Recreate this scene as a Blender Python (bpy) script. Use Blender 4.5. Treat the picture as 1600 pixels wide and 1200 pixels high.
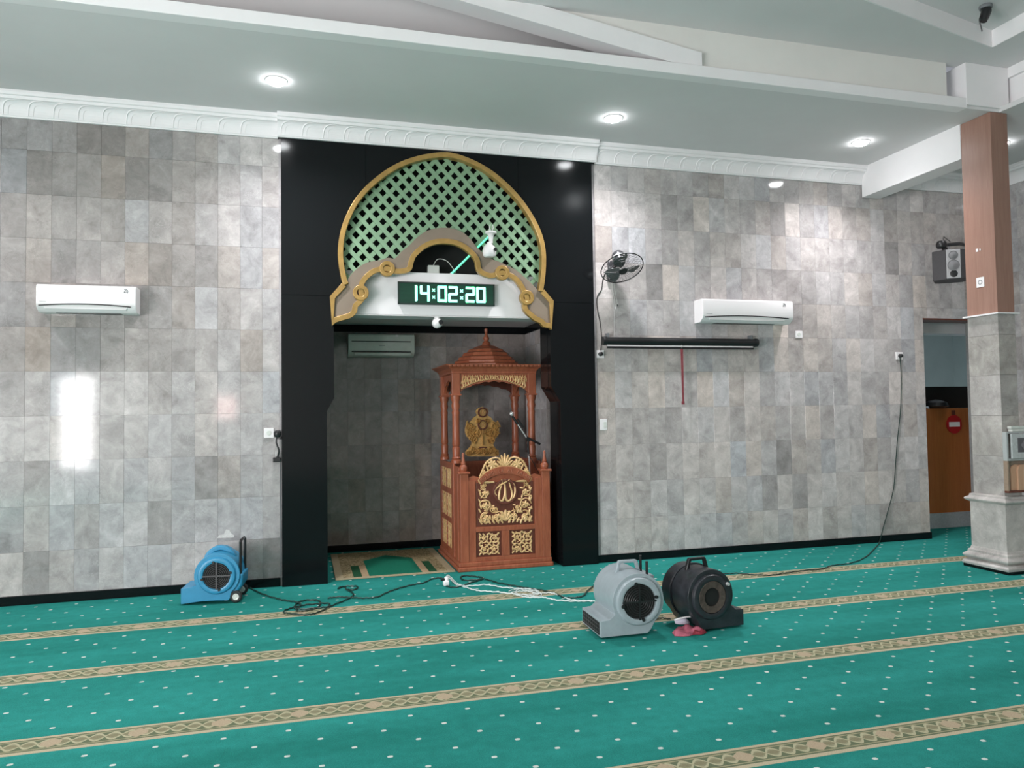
import bpy, bmesh, math, random
from math import sin, cos, pi, radians as RD
from mathutils import Vector, Matrix
from mathutils.geometry import tessellate_polygon
for o in list(bpy.data.objects): bpy.data.objects.remove(o)
random.seed(7)
scene = bpy.context.scene
COL = scene.collection
# ------------------------------------------------------------------ camera
FPX, YAW, PITCH, ROLL, CAMD, CAMH = 1171.67, .2718, .0370, -.0146, 7.5892, 1.6375
fw = Vector((sin(YAW)*cos(PITCH), cos(YAW)*cos(PITCH), sin(PITCH)))
r0 = Vector((cos(YAW), -sin(YAW), 0)); u0 = r0.cross(fw)
rt = cos(ROLL)*r0 + sin(ROLL)*u0; up = -sin(ROLL)*r0 + cos(ROLL)*u0
EYE = Vector((0, -CAMD, CAMH))
cam = bpy.data.cameras.new('camera'); camo = bpy.data.objects.new('camera', cam); COL.objects.link(camo)
cam.sensor_fit = 'HORIZONTAL'; cam.sensor_width = 36; cam.lens = 36*FPX/1600; cam.clip_start = .05
camo.matrix_world = Matrix(((rt.x, up.x, -fw.x, EYE.x), (rt.y, up.y, -fw.y, EYE.y), (rt.z, up.z, -fw.z, EYE.z), (0, 0, 0, 1)))
scene.camera = camo
def ray(x, y): return fw + (x-800)/FPX*rt + (600-y)/FPX*up
def onY(x, y, Y=0.):
    d = ray(x, y); return EYE + d*((Y-EYE.y)/d.y)
def onZ(x, y, Z=0.):
    d = ray(x, y); return EYE + d*((Z-EYE.z)/d.z)
def onX(x, y, X):
    d = ray(x, y); return EYE + d*((X-EYE.x)/d.x)
# ------------------------------------------------------------------ world, daylight, exposure
w = bpy.data.worlds.new('sky'); scene.world = w; w.use_nodes = True
bg = w.node_tree.nodes['Background']; bg.inputs[0].default_value = (.80, .90, 1, 1); bg.inputs[1].default_value = 2.2
def area(name, loc, direction, sx, sy, power, color=(1, 1, 1)):
    l = bpy.data.lights.new(name, 'AREA'); l.shape = 'RECTANGLE'; l.size = sx; l.size_y = sy; l.energy = power; l.color = color
    o = bpy.data.objects.new(name, l); COL.objects.link(o); o.location = loc
    o.rotation_euler = Vector(direction).to_track_quat('-Z', 'Z').to_euler(); return o
DAY = (1, .962, .965)
# daylight entering by the doorways of the side walls and the rear wall (openings are built below)
for yc, pw in ((-6.4, 320), (-9.1, 420)): area('daylight_left', (-6.25, yc, 1.6), (1, 0, .0), 2.1, 2.7, pw, DAY)
area('daylight_rear', (-5.42, -13.2, 1.55), (0, 1, 0), .62, 2.2, 95, DAY)
for xc in (-2.05, -1.79): area('daylight_rear_slit', (xc, -13.2, 1.875), (0, 1, 0), .13, .62, 4, (1, .62, .56))
vs = scene.view_settings; vs.view_transform = 'Standard'; vs.look = 'None'; vs.gamma = 1; vs.use_curve_mapping = False
vs.exposure = 0.56
# ------------------------------------------------------------------ material helpers
class S:
    """shader socket with operators"""
    def __init__(s, t, k): s.t = t; s.k = k
    def _m(s, op, b=None, c=None):
        n = s.t.nodes.new('ShaderNodeMath'); n.operation = op
        for i, v in enumerate((s, b, c)):
            if v is None: continue
            if isinstance(v, S): s.t.links.new(v.k, n.inputs[i])
            else: n.inputs[i].default_value = v
        return S(s.t, n.outputs[0])
    def __add__(s, b): return s._m('ADD', b)
    def __sub__(s, b): return s._m('SUBTRACT', b)
    def __mul__(s, b): return s._m('MULTIPLY', b)
    def __truediv__(s, b): return s._m('DIVIDE', b)
    def __lt__(s, b): return s._m('LESS_THAN', b)
    def __gt__(s, b): return s._m('GREATER_THAN', b)
    def abs(s): return s._m('ABSOLUTE')
    def sin(s): return s._m('SINE')
    def fract(s): return s._m('FRACT')
    def floor(s): return s._m('FLOOR')
    def mod(s, b): return s._m('FLOORED_MODULO', b)
    def max(s, b): return s._m('MAXIMUM', b)
    def min(s, b): return s._m('MINIMUM', b)
class Mat:
    def __init__(s, name, color=(.5, .5, .5), rough=.5, metal=0, spec=.5, emit=None, es=0):
        s.m = bpy.data.materials.new(name); s.m.use_nodes = True; s.t = s.m.node_tree; s.b = s.t.nodes['Principled BSDF']
        s.col(color); s.b.inputs['Roughness'].default_value = rough; s.b.inputs['Metallic'].default_value = metal
        s.b.inputs['Specular IOR Level'].default_value = spec
        if emit: s.b.inputs['Emission Color'].default_value = (*emit, 1); s.b.inputs['Emission Strength'].default_value = es
        s.m.diffuse_color = (*color, 1)
    def col(s, c):
        if isinstance(c, (tuple, list)): s.b.inputs['Base Color'].default_value = (*c, 1)
        else: s.t.links.new(c.k, s.b.inputs['Base Color'])
    def coord(s, kind='Object'):
        n = s.t.nodes.new('ShaderNodeTexCoord'); return S(s.t, n.outputs[kind])
    def xyz(s, v):
        n = s.t.nodes.new('ShaderNodeSeparateXYZ'); s.t.links.new(v.k, n.inputs[0]); return [S(s.t, n.outputs[i]) for i in range(3)]
    def vmath(s, op, a, b):
        n = s.t.nodes.new('ShaderNodeVectorMath'); n.operation = op
        for i, v in enumerate((a, b)):
            if isinstance(v, S): s.t.links.new(v.k, n.inputs[i])
            else: n.inputs[i].default_value = v
        return S(s.t, n.outputs[0])
    def noise(s, scale, vec=None, detail=4, rough=.6, dist=0, out=0):
        n = s.t.nodes.new('ShaderNodeTexNoise'); n.inputs['Scale'].default_value = scale; n.inputs['Detail'].default_value = detail
        n.inputs['Roughness'].default_value = rough; n.inputs['Distortion'].default_value = dist
        if vec: s.t.links.new(vec.k, n.inputs['Vector'])
        return S(s.t, n.outputs[out])
    def mix(s, f, a, b, mode='MIX'):
        n = s.t.nodes.new('ShaderNodeMix'); n.data_type = 'RGBA'; n.blend_type = mode
        for i, v in ((0, f), (6, a), (7, b)):
            if isinstance(v, S): s.t.links.new(v.k, n.inputs[i])
            elif isinstance(v, (tuple, list)): n.inputs[i].default_value = (*v, 1)
            else: n.inputs[i].default_value = v
        return S(s.t, n.outputs[2])
    def ramp(s, f, stops):
        n = s.t.nodes.new('ShaderNodeValToRGB'); e = n.color_ramp.elements
        while len(e) < len(stops): e.new(.5)
        for k, (p, c) in enumerate(stops): e[k].position = p; e[k].color = (*c, 1)
        s.t.links.new(f.k, n.inputs[0]); return S(s.t, n.outputs[0])
    def bump(s, h, strength=.2, dist=.01):
        n = s.t.nodes.new('ShaderNodeBump'); n.inputs['Strength'].default_value = strength; n.inputs['Distance'].default_value = dist
        s.t.links.new(h.k, n.inputs['Height']); s.t.links.new(n.outputs[0], s.b.inputs['Normal'])
    def rough(s, v): s.t.links.new(v.k, s.b.inputs['Roughness'])
def speck(name, color, rough=.5, amt=.12, scale=40, metal=0, spec=.5, bump=0):
    """paint or plastic with slight mottling"""
    M = Mat(name, color, rough, metal, spec); n = M.noise(scale, M.coord())
    lo = tuple(c*(1-amt) for c in color); hi = tuple(min(1, c*(1+amt)) for c in color)
    M.col(M.ramp(n, [(.3, lo), (.7, hi)]))
    if bump: M.bump(n, bump)
    return M.m
# marble tile: each tile its own tone (object colour) and its own cut of the veining (object random)
def marble(name, rough, tint=(1, 1, 1)):
    M = Mat(name, rough=rough)
    oi = M.t.nodes.new('ShaderNodeObjectInfo'); rnd = S(M.t, oi.outputs['Random'])
    off = M.t.nodes.new('ShaderNodeCombineXYZ')
    for i, k in enumerate((37., 53., 71.)): M.t.links.new((rnd*k).k, off.inputs[i])
    v = M.vmath('ADD', M.coord(), S(M.t, off.outputs[0]))
    a = M.noise(5.5, v, 7, .62, .6); b = M.noise(22, v, 6, .7, 1.2); c = M.noise(2.2, v, 3)
    base = M.ramp(a, [(.25, (.255, .247, .243)), (.45, (.365, .358, .352)), (.6, (.435, .427, .42)), (.8, (.57, .56, .55))])
    fine = M.ramp(b, [(.3, (.90, .895, .89)), (.7, (1.06, 1.06, 1.06))])
    base = M.mix(1., base, fine, 'MULTIPLY')
    vein = M.noise(3.2, v, 8, .75, 2.5); ln = (vein-.5).abs() < .006
    base = M.mix(ln*(c > .55)*.45, base, (.62, .61, .59))
    dv = M.noise(4.1, v, 8, .8, 1.8); base = M.mix(((dv-.52).abs() < .004)*(c < .45)*.5, base, (.10, .095, .09))
    base = M.mix(1., base, S(M.t, oi.outputs['Color']), 'MULTIPLY')
    base = M.mix(1., base, tint, 'MULTIPLY')
    M.col(base); M.bump(b, .02, .002)
    return M.m
M_tile = marble('polished_grey_marble', .075, (1.015, .985, 1.0))
M_marble = marble('grey_marble_moulding', .3, (1.22, 1.18, 1.15))
def granite():
    M = Mat('black_granite', (.006, .007, .008), .12, spec=.22); n = M.noise(420, M.coord(), 2)
    M.col(M.ramp(n, [(.45, (.003, .0036, .0042)), (.75, (.016, .018, .020))])); M.bump(n, .06, .001)
    return M.m
M_gran = granite()
M_grout = speck('grey_grout', (.27, .265, .26), .8)
M_ceil = speck('white_ceiling_paint', (.69, .67, .675), .85, .03, 1.2)
M_white = speck('white_gloss_paint', (.82, .795, .805), .5, .02, 3)
M_beige = speck('warm_white_paint', (.74, .72, .69), .7, .03, 2)
M_plastic = Mat('white_plastic', (.81, .785, .79), .22).m
M_plastic2 = speck('aged_white_plastic', (.62, .64, .60), .3, .06, 12)
M_dark = Mat('black_plastic', (.012, .012, .013), .35).m
M_void = Mat('black_and_void_shade', (.004, .005, .0045), .8).m  # near black; also stands in for shade inside the arch void and hollows
M_rubber = Mat('black_rubber', (.018, .018, .018), .6).m
M_chrome = Mat('chrome', (.7, .7, .7), .25, .55).m
M_gold = speck('gold_paint', (.40, .245, .075), .30, .15, 14, metal=.25, spec=.6)
M_taupe = speck('taupe_board', (.225, .178, .135), .55, .06, 5)
M_green = speck('pale_green_lattice_paint', (.215, .345, .215), .6, .06, 8)
def wood(name, c1, c2, rough=.4, sc=(2.5, 2.5, .35), scale=9):
    M = Mat(name, c1, rough); v = M.vmath('MULTIPLY', M.coord(), sc)
    n = M.noise(scale, v, 6, .65, 1.2); f = M.noise(scale*9, v, 3)
    M.col(M.mix(f*.35, M.ramp(n, [(.3, c1), (.72, c2)]), tuple(x*.6 for x in c1))); M.bump(n, .06, .003); return M.m
M_wood = wood('red_brown_varnished_wood', (.25, .062, .030), (.42, .135, .066), .38)
M_woodl = wood('light_red_wood', (.36, .13, .075), (.52, .22, .13), .45)  # lighter tone so the carved letters stand out from the board
M_woodd = wood('dark_red_wood', (.10, .025, .014), (.17, .05, .03), .45)
M_carve = speck('pale_gold_carved_wood', (.66, .43, .20), .42, .22, 26, metal=.1, bump=.15)
M_carve2 = speck('old_gold_carved_wood', (.58, .35, .12), .4, .25, 24, metal=.2, bump=.15)
M_pillarwood = wood('salmon_veneer', (.29, .158, .118), (.37, .215, .165), .38, (4, 4, .25), 7)
M_orange = wood('orange_veneer', (.40, .12, .03), (.52, .18, .05), .4, (4, 4, .2), 6)
M_red = Mat('red_paint', (.42, .012, .015), .45).m
M_wall2 = speck('grey_green_wall_paint', (.30, .36, .345), .7, .05, 3)
# carpet
def carpet_field():
    M = Mat('green_carpet_pile', rough=.95, spec=.1)
    u, v, _ = M.xyz(M.coord('UV')); r = v.floor()
    fu = (u + r.mod(2.)*.5).fract()-.5; fv = v.fract()-.5
    dx = (fu*.3165/.0155).abs(); dy = (fv*.152/.0125).abs()
    dot = (dx.max(dy)+(dx+dy)*.35) < 1.25
    p = M.coord(); big = M.noise(1.1, M.vmath('MULTIPLY', p, (.35, 1.8, 1)), 3); fine = M.noise(160, p, 3, .8); mid = M.noise(14, p, 4)
    g = M.ramp(big, [(.3, (.015, .188, .158)), (.7, (.030, .290, .256))])
    g = M.mix(1., g, M.ramp(fine, [(.3, (.70, .70, .70)), (.7, (1.25, 1.25, 1.25))]), 'MULTIPLY')
    g = M.mix(1., g, M.ramp(mid, [(.3, (.9, .9, .9)), (.7, (1.08, 1.08, 1.08))]), 'MULTIPLY')
    M.col(M.mix(dot, g, (.58, .64, .60))); M.bump(fine, .5, .004); return M.m
def carpet_stripe():
    M = Mat('patterned_carpet_band', rough=.95, spec=.1)
    u, v, _ = M.xyz(M.coord('UV')); fine = M.noise(160, M.coord(), 3, .8)
    d = (v-.46).abs(); wv = ((u/.0775)*pi).sin().abs()
    mot = ((u/.403).fract()-.5).abs() < .115
    amp = wv*.20; inside = d < amp; edge = (d-amp).abs() < .045
    c = M.mix(inside, (.14, .165, .10), (.29, .28, .18))
    c = M.mix(edge, c, (.45, .42, .28))
    core = (d < amp*.45); c = M.mix(core*.6, c, (.22, .20, .12))
    big = mot*((d+((u/.403).fract()-.5).abs()*1.5) < .27); c = M.mix(big, c, (.45, .36, .25))
    l1 = ((v-.19).abs() < .022).max((v-.755).abs() < .022); c = M.mix(l1*.8, c, (.42, .38, .24))
    rim = (v < .11).max(v > .84); c = M.mix(rim, c, (.50, .43, .30))
    c = M.mix(1., c, M.ramp(fine, [(.3, (.78, .78, .78)), (.7, (1.18, 1.18, 1.18))]), 'MULTIPLY')
    M.col(c); M.bump(fine, .5, .004); return M.m
M_carpet = carpet_field(); M_band = carpet_stripe()
def rug_mat():
    M = Mat('prayer_rug_pile', rough=.95, spec=.1); u, v, _ = M.xyz(M.coord('UV'))   # metres; u along X, v along depth
    fine = M.noise(120, M.coord(), 3, .8); orn = M.noise(26, M.coord(), 5, .8, 1.5)
    g = (.012, .16, .10); tan = (.42, .31, .19); cream = (.40, .34, .22)
    ornc = M.ramp(orn, [(.40, (.08, .075, .035)), (.5, (.34, .27, .15)), (.62, (.44, .38, .24))])
    c = M.mix((u-.64).abs() < .36, ornc, tan)
    field = ((u-.64).abs() < .285)*((v+(u-.64).abs()*.9) < 1.12)
    c = M.mix((v > .60)*((u-.64).abs() < .40)*((u-.64).abs() > .27), c, ornc)
    c = M.mix((v+(u-.64).abs()*.9) > 1.12, c, ornc)
    c = M.mix(field, c, g)
    c = M.mix(((u-.64).abs() > .36)*((u-.64).abs() < .45)*(v < .62), c, (.02, .085, .04))
    c = M.mix((v < .05).max((u-.64).abs() > .56), c, cream)
    c = M.mix(1., c, M.ramp(fine, [(.3, (.75, .75, .75)), (.7, (1.2, 1.2, 1.2))]), 'MULTIPLY')
    M.col(c); M.bump(fine, .4, .003); return M.m
# ------------------------------------------------------------------ mesh helpers
class MB:
    def __init__(s): s.v = []; s.f = []
    def add(s, vs, fs):
        o = len(s.v); s.v += [tuple(p) for p in vs]; s.f += [tuple(i+o for i in f) for f in fs]; return s
    def box(s, x0, x1, y0, y1, z0, z1):
        return s.add([(x, y, z) for z in (z0, z1) for y in (y0, y1) for x in (x0, x1)],
                     [(0, 2, 3, 1), (4, 5, 7, 6), (0, 1, 5, 4), (2, 6, 7, 3), (0, 4, 6, 2), (1, 3, 7, 5)])
    def prism(s, poly, a, b, ax='y'):
        """closed 2D polygon (x,z) extruded along y; ax 'x': (y,z) along x; ax 'z': (x,y) along z"""
        n = len(poly)
        area_ = sum(poly[i][0]*poly[(i+1) % n][1]-poly[(i+1) % n][0]*poly[i][1] for i in range(n))
        if area_ < 0: poly = poly[::-1]
        def P(p, t): return (p[0], t, p[1]) if ax == 'y' else ((t, p[0], p[1]) if ax == 'x' else (p[0], p[1], t))
        tris = tessellate_polygon([[Vector((p[0], p[1], 0)) for p in poly]])
        vs_ = [P(p, a) for p in poly]+[P(p, b) for p in poly]; fs = []
        for t in tris: fs += [tuple(t), tuple(i+n for i in reversed(t))]
        fs += [(i, i+n, (i+1) % n+n, (i+1) % n) for i in range(n)]
        return s.add(vs_, fs)
    def strip(s, A, B, a, b, closed=False):
        """band between polylines A and B (x,z), thickness y a..b"""
        n = len(A); vs_ = [(p[0], t, p[1]) for t in (a, b) for L in (A, B) for p in L]; fs = []
        for i in range(n if closed else n-1):
            j = (i+1) % n
            fs += [(i, j, n+j, n+i), (2*n+i, 3*n+i, 3*n+j, 2*n+j), (i, 2*n+i, 2*n+j, j), (n+i, n+j, 3*n+j, 3*n+i)]
        if not closed: fs += [(0, n, 3*n, 2*n), (n-1, 3*n-1, 4*n-1, 2*n-1)]
        return s.add(vs_, fs)
    def ribbon(s, pts, wd, a, b, taper=True):
        """2D stroke (x,z) with rounded back, thickness y a(front)..b"""
        n = len(pts); L = []; R = []; C = []
        for i, p in enumerate(pts):
            q = Vector(pts[min(i+1, n-1)])-Vector(pts[max(i-1, 0)])
            if q.length < 1e-9: q = Vector((1, 0))
            q.normalize(); k = wd*.5*((.35+.65*sin(pi*(.08+.84*i/max(1, n-1)))) if taper else 1)
            L.append((p[0]-q.y*k, p[1]+q.x*k)); R.append((p[0]+q.y*k, p[1]-q.x*k)); C.append(p)
        m = (a*.65+b*.35)
        vs_ = [(p[0], b, p[1]) for p in L]+[(p[0], m, p[1]) for p in L]+[(p[0], a, p[1]) for p in C]+[(p[0], m, p[1]) for p in R]+[(p[0], b, p[1]) for p in R]
        fs = [(k*n+i, k*n+i+1, (k+1)*n+i+1, (k+1)*n+i) for k in range(4) for i in range(n-1)]
        fs += [(0, n, 2*n, 3*n, 4*n), (5*n-1, 4*n-1, 3*n-1, 2*n-1, n-1)]
        return s.add(vs_, fs)
    def tube(s, pts, r, seg=8, closed=False):
        n = len(pts); pts = [Vector(p) for p in pts]; rings = []; prev = None
        for i in range(n):
            t = (pts[(i+1) % n]-pts[i-1]) if closed else (pts[min(i+1, n-1)]-pts[max(i-1, 0)])
            t = t.normalized() if t.length > 1e-9 else Vector((0, 0, 1))
            if prev is None: prev = t.orthogonal().normalized()
            a = (prev-t*prev.dot(t)); a = a.normalized() if a.length > 1e-6 else t.orthogonal().normalized(); prev = a; b = t.cross(a)
            rr = r[i] if isinstance(r, (list, tuple)) else r
            rings.append([pts[i]+(a*cos(2*pi*k/seg)+b*sin(2*pi*k/seg))*rr for k in range(seg)])
        vs_ = [p for R in rings for p in R]
        fs = [(i*seg+k, i*seg+(k+1) % seg, ((i+1) % n)*seg+(k+1) % seg, ((i+1) % n)*seg+k) for i in range(n if closed else n-1) for k in range(seg)]
        if not closed: fs += [tuple(range(seg))[::-1], tuple((n-1)*seg+k for k in range(seg))]
        return s.add(vs_, fs)
    def lathe(s, prof, c=(0, 0, 0), ax='z', seg=20, closed=False):
        """profile [(radius, along axis)]"""
        vs_ = []; n = len(prof)
        for r, h in prof:
            for k in range(seg):
                a = 2*pi*k/seg; x, y = r*cos(a), r*sin(a)
                p = (x, y, h) if ax == 'z' else ((x, -h, y) if ax == 'y' else (h, x, y))
                vs_.append((p[0]+c[0], p[1]+c[1], p[2]+c[2]))
        fs = [(i*seg+k, i*seg+(k+1) % seg, (i+1)*seg+(k+1) % seg, (i+1)*seg+k) for i in range(n-1) for k in range(seg)]
        if closed: fs += [((n-1)*seg+k, (n-1)*seg+(k+1) % seg, (k+1) % seg, k) for k in range(seg)]
        else: fs += [tuple(range(seg))[::-1], tuple((n-1)*seg+k for k in range(seg))]
        return s.add(vs_, fs)
    def torus(s, c, R, r, ax='y', seg=28, ss=6):
        pts = []
        for k in range(seg):
            a = 2*pi*k/seg
            pts.append((c[0]+R*cos(a), c[1], c[2]+R*sin(a)) if ax == 'y' else ((c[0]+R*cos(a), c[1]+R*sin(a), c[2]) if ax == 'z' else (c[0], c[1]+R*cos(a), c[2]+R*sin(a))))
        return s.tube(pts, r, ss, True)
    def mesh(s, name, mat, smooth=False):
        me = bpy.data.meshes.new(name); me.from_pydata(s.v, [], s.f)
        bm = bmesh.new(); bm.from_mesh(me); bmesh.ops.recalc_face_normals(bm, faces=bm.faces); bm.to_mesh(me); bm.free()
        for m_ in (mat if isinstance(mat, list) else [mat]): me.materials.append(m_)
        if smooth:
            for p in me.polygons: p.use_smooth = True
            me.set_sharp_from_angle(angle=RD(38))
        return me
    def build(s, name, mat, parent=None, smooth=False, bevel=0, seg=2, loc=None):
        o = bpy.data.objects.new(name, s.mesh(name, mat, smooth)); COL.objects.link(o)
        if parent: o.parent = parent
        if loc: o.location = loc
        if bevel:
            b = o.modifiers.new('bevel', 'BEVEL'); b.width = bevel; b.segments = seg; b.limit_method = 'ANGLE'; b.angle_limit = RD(40)
            if smooth: b.harden_normals = False
        return o
def tag(o, label, cat, group=None):
    o['label'] = label; o['category'] = cat
    if group: o['group'] = group
    return o
def thing(name, label, cat, loc=(0, 0, 0), rz=0, group=None):
    o = bpy.data.objects.new(name, None); COL.objects.link(o); o.location = loc; o.rotation_euler = (0, 0, rz); o.empty_display_size = .1
    return tag(o, label, cat, group)
def struct(o): o['kind'] = 'structure'; return o
def cat_rom(pts, k=6, closed=False):
    out = []; n = len(pts); dim = len(pts[0])
    for i in range(n if closed else n-1):
        p = [pts[(i+j-1) % n] if closed else pts[max(0, min(n-1, i+j-1))] for j in range(4)]
        for q in range(k):
            t = q/k
            out.append(tuple(.5*(2*p[1][d]+(p[2][d]-p[0][d])*t+(2*p[0][d]-5*p[1][d]+4*p[2][d]-p[3][d])*t*t+(-p[0][d]+3*p[1][d]-3*p[2][d]+p[3][d])*t**3) for d in range(dim)))
    if not closed: out.append(tuple(pts[-1]))
    return out
def circ(c, r, n=24, a0=0, a1=2*pi): return [(c[0]+r*cos(a0+(a1-a0)*k/n), c[1]+r*sin(a0+(a1-a0)*k/n)) for k in range(n + (0 if abs(a1-a0-2*pi) < 1e-6 else 1))]
# ------------------------------------------------------------------ dimensions
ZT, ZC = 4.338, 4.55            # top of tiling, lower ceiling
PX0, PX1, PY = -.2, 3.035, -.05 # mihrab portal
NB = 1.62                       # niche back wall
LIP = -1.82
# ------------------------------------------------------------------ floor: carpet rows, cut into bands
def make_floor():
    stripes = [(-.985, -1.185), (-2.04, -2.25), (-3.15, -3.355), (-4.325, -4.52), (-5.48, -5.68), (-6.62, -6.82), (-7.76, -7.96), (-8.9, -9.1), (-10.05, -10.25), (-11.2, -11.4), (-12.3, -12.5)]
    vs_ = []; fs = []; mi = []; uvs = []
    def band(ya, yb, m, last=None, ph=0):
        o = len(vs_); x0, x1 = -6.2, 9.6
        vs_.extend([(x0, ya, 0), (x1, ya, 0), (x1, yb, 0), (x0, yb, 0)]); fs.append((o+3, o+2, o+1, o)); mi.append(m)
        if m == 1: q = {o: (x0-.376+.2015, 0), o+1: (x1-.376+.2015, 0), o+2: (x1-.376+.2015, 1), o+3: (x0-.376+.2015, 1)}
        else:
            f = lambda x, y: ((x-ph)/.3165, (y-last)/.152+.5)
            q = {o: f(x0, ya), o+1: f(x1, ya), o+2: f(x1, yb), o+3: f(x0, yb)}
        uvs.append(q)
    prev = 1.75; phs = [.44, .60, .613, .552-.1583, .5, .44, .3, .5, .6, .4, .3, .5]
    for k, (a, b) in enumerate(stripes):
        band(prev, a, 0, a+.107, phs[k]+.158); band(a, b, 1); prev = b
    band(prev, -13.4, 0, prev-1, .3)
    me = bpy.data.meshes.new('floor'); me.from_pydata(vs_, [], fs); uv = me.uv_layers.new(name='carpet')
    me.materials.append(M_carpet); me.materials.append(M_band)
    for p in me.polygons:
        p.material_index = mi[p.index]
        for li in p.loop_indices: uv.data[li].uv = uvs[p.index][me.loops[li].vertex_index]
    o = bpy.data.objects.new('floor', me); COL.objects.link(o)
    return struct(o)
make_floor()
# ------------------------------------------------------------------ tiled walls
_tiles = {}
def tile_mesh(w_, h_, t=.011, g=.0006, c=.0005):
    k = (round(w_, 3), round(h_, 3))
    if k not in _tiles:
        x, z = w_/2-g, h_/2-g; b = MB()
        b.add([(-x, 0, -z), (x, 0, -z), (x, 0, z), (-x, 0, z), (-x, -t+c, -z), (x, -t+c, -z), (x, -t+c, z), (-x, -t+c, z),
               (-x+c, -t, -z+c), (x-c, -t, -z+c), (x-c, -t, z-c), (-x+c, -t, z-c)],
              [(0, 1, 5, 4), (1, 2, 6, 5), (2, 3, 7, 6), (3, 0, 4, 7), (4, 5, 9, 8), (5, 6, 10, 9), (6, 7, 11, 10), (7, 4, 8, 11), (8, 9, 10, 11)])
        _tiles[k] = b.mesh('tile', M_tile)
    return _tiles[k]
def tone(var, warm):
    v = random.gauss(1, var); v = max(.55, min(1.4, v)); wm = random.gauss(warm, .025)
    return (v*(1+wm), v, v*(1-wm), 1)
def tile_wall(parent, u0, u1, z0, z1, ph, zph, place, var=.1, warm=.0, holes=(), marks=(), batch_and_shade=None):
    """tiles .2011 x .4 on a wall; place(u,z)->(location, rz); marks: (u,z,tone)"""
    us = [u0]; k = math.ceil((u0-ph)/.2011+1e-6)
    while ph+k*.2011 < u1-1e-6: us.append(ph+k*.2011); k += 1
    us.append(u1); zs = [z0]; k = math.ceil((z0-zph)/.4+1e-6)
    while zph+k*.4 < z1-1e-6: zs.append(zph+k*.4); k += 1
    zs.append(z1)
    for i in range(len(us)-1):
        for j in range(len(zs)-1):
            a, b, c, d = us[i], us[i+1], zs[j], zs[j+1]
            if b-a < .012 or d-c < .012: continue
            skip = False; rects = [(a, b, c, d)]
            for (h0, h1, hz0, hz1) in holes:
                nr = []
                for (a_, b_, c_, d_) in rects:
                    if b_ <= h0+1e-4 or a_ >= h1-1e-4 or d_ <= hz0+1e-4 or c_ >= hz1-1e-4: nr.append((a_, b_, c_, d_)); continue
                    if a_ < h0: nr.append((a_, h0, c_, d_))
                    if b_ > h1: nr.append((h1, b_, c_, d_))
                    if d_ > hz1: nr.append((max(a_, h0), min(b_, h1), hz1, d_))
                    if c_ < hz0: nr.append((max(a_, h0), min(b_, h1), c_, hz0))
                rects = nr
            for (a_, b_, c_, d_) in rects:
                if b_-a_ < .012 or d_-c_ < .012: continue
                o = bpy.data.objects.new('tile', tile_mesh(b_-a_, d_-c_)); COL.objects.link(o); o.parent = parent
                loc, rz = place((a_+b_)/2, (c_+d_)/2); o.location = loc
                o.rotation_euler = (random.gauss(0, .0008), 0, rz+random.gauss(0, .0008))
                col = tone(var, warm)
                for mu, mz, mt in marks:
                    if a_ <= mu < b_ and c_ <= mz < d_: col = (mt*1.01, mt, mt*.99, 1)
                if batch_and_shade: k_, wm_ = batch_and_shade((a_+b_)/2, (c_+d_)/2); col = (col[0]*k_*(1+wm_), col[1]*k_, col[2]*k_*(1-wm_), 1)
                o.color = col
front = lambda u, z: ((u, .011, z), 0)
ZP = .460
def baseboard(name, segs, parent=None):
    b = MB()
    for s_ in segs: b.box(*s_)
    return struct(b.build(name, M_gran, parent, bevel=.003))
wl = struct(MB().box(-6.2, PX0, .011, .25, 0, 5.2).build('wall_front_left', M_grout))
mk = [(120, 650, .95), (100, 620, .9)]
tile_wall(wl, -4.2, -.222, .082, ZT, -2.388, ZP, front, .085, .002, batch_and_shade=lambda u, z: ((.78, .03) if z > 2.06 and u < -.95 else ((.9, .012) if z > 2.06 and u < -.6 else (1.0, 0))),
          marks=[(onY(x, y).x, onY(x, y).z, t) for x, y, t in [(318, 745, .72), (252, 825, .80), (430, 880, .62), (390, 885, .75), (330, 880, 1.25), (60, 880, .78), (60, 760, .88), (20, 640, .80), (60, 610, .85), (330, 405, .82), (60, 240, .72), (150, 240, .75), (190, 215, .72), (230, 260, .78), (215, 620, 1.2), (175, 620, 1.15), (58, 690, 1.08), (425, 250, 1.25), (400, 250, 1.2)]])
baseboard('baseboard_front_left', [(-6.2, PX0-.02, -.014, .011, 0, .082)])
DX0, DX1, DZ = 7.44, 8.36, 2.725
wr = MB().box(PX1, DX0, .011, .25, 0, 5.2).box(DX0, DX1, .011, .25, DZ, 5.2).box(DX1, 8.7, .011, .25, 0, 5.2)
wr = struct(wr.build('wall_front_right', M_grout))
tile_wall(wr, PX1+.037, 8.42, .082, ZT, 3.482, ZP, front, .085, .02, batch_and_shade=lambda u, z: (1.14, .0), holes=[(DX0, DX1+.1, 0, DZ)],
          marks=[(onY(x, y).x, onY(x, y).z, t) for x, y, t in [(1045, 330, .72), (1045, 390, .82), (1070, 330, .85), (1015, 440, .66), (1214, 345, .66), (1212, 298, .82), (1246, 300, .80), (1312, 300, .78), (1240, 440, .78), (1222, 440, .80), (1262, 435, .82), (1232, 500, .80), (1228, 715, .68), (1200, 770, .72), (1240, 770, .78), (1410, 710, 1.12), (1385, 380, .62), (1100, 275, .80), (1190, 440, .84), (1000, 330, 1.12), (960, 330, 1.18), (945, 280, 1.2), (1290, 790, 1.1), (1345, 480, .9), (1108, 385, .86), (1175, 355, .85)]])
MB().box(PX1-.004, PX1+.037, -.012, .011, .082, ZT).build('tile_edge_strip', M_tile, wr).color = (.8, .8, .82, 1)
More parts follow.
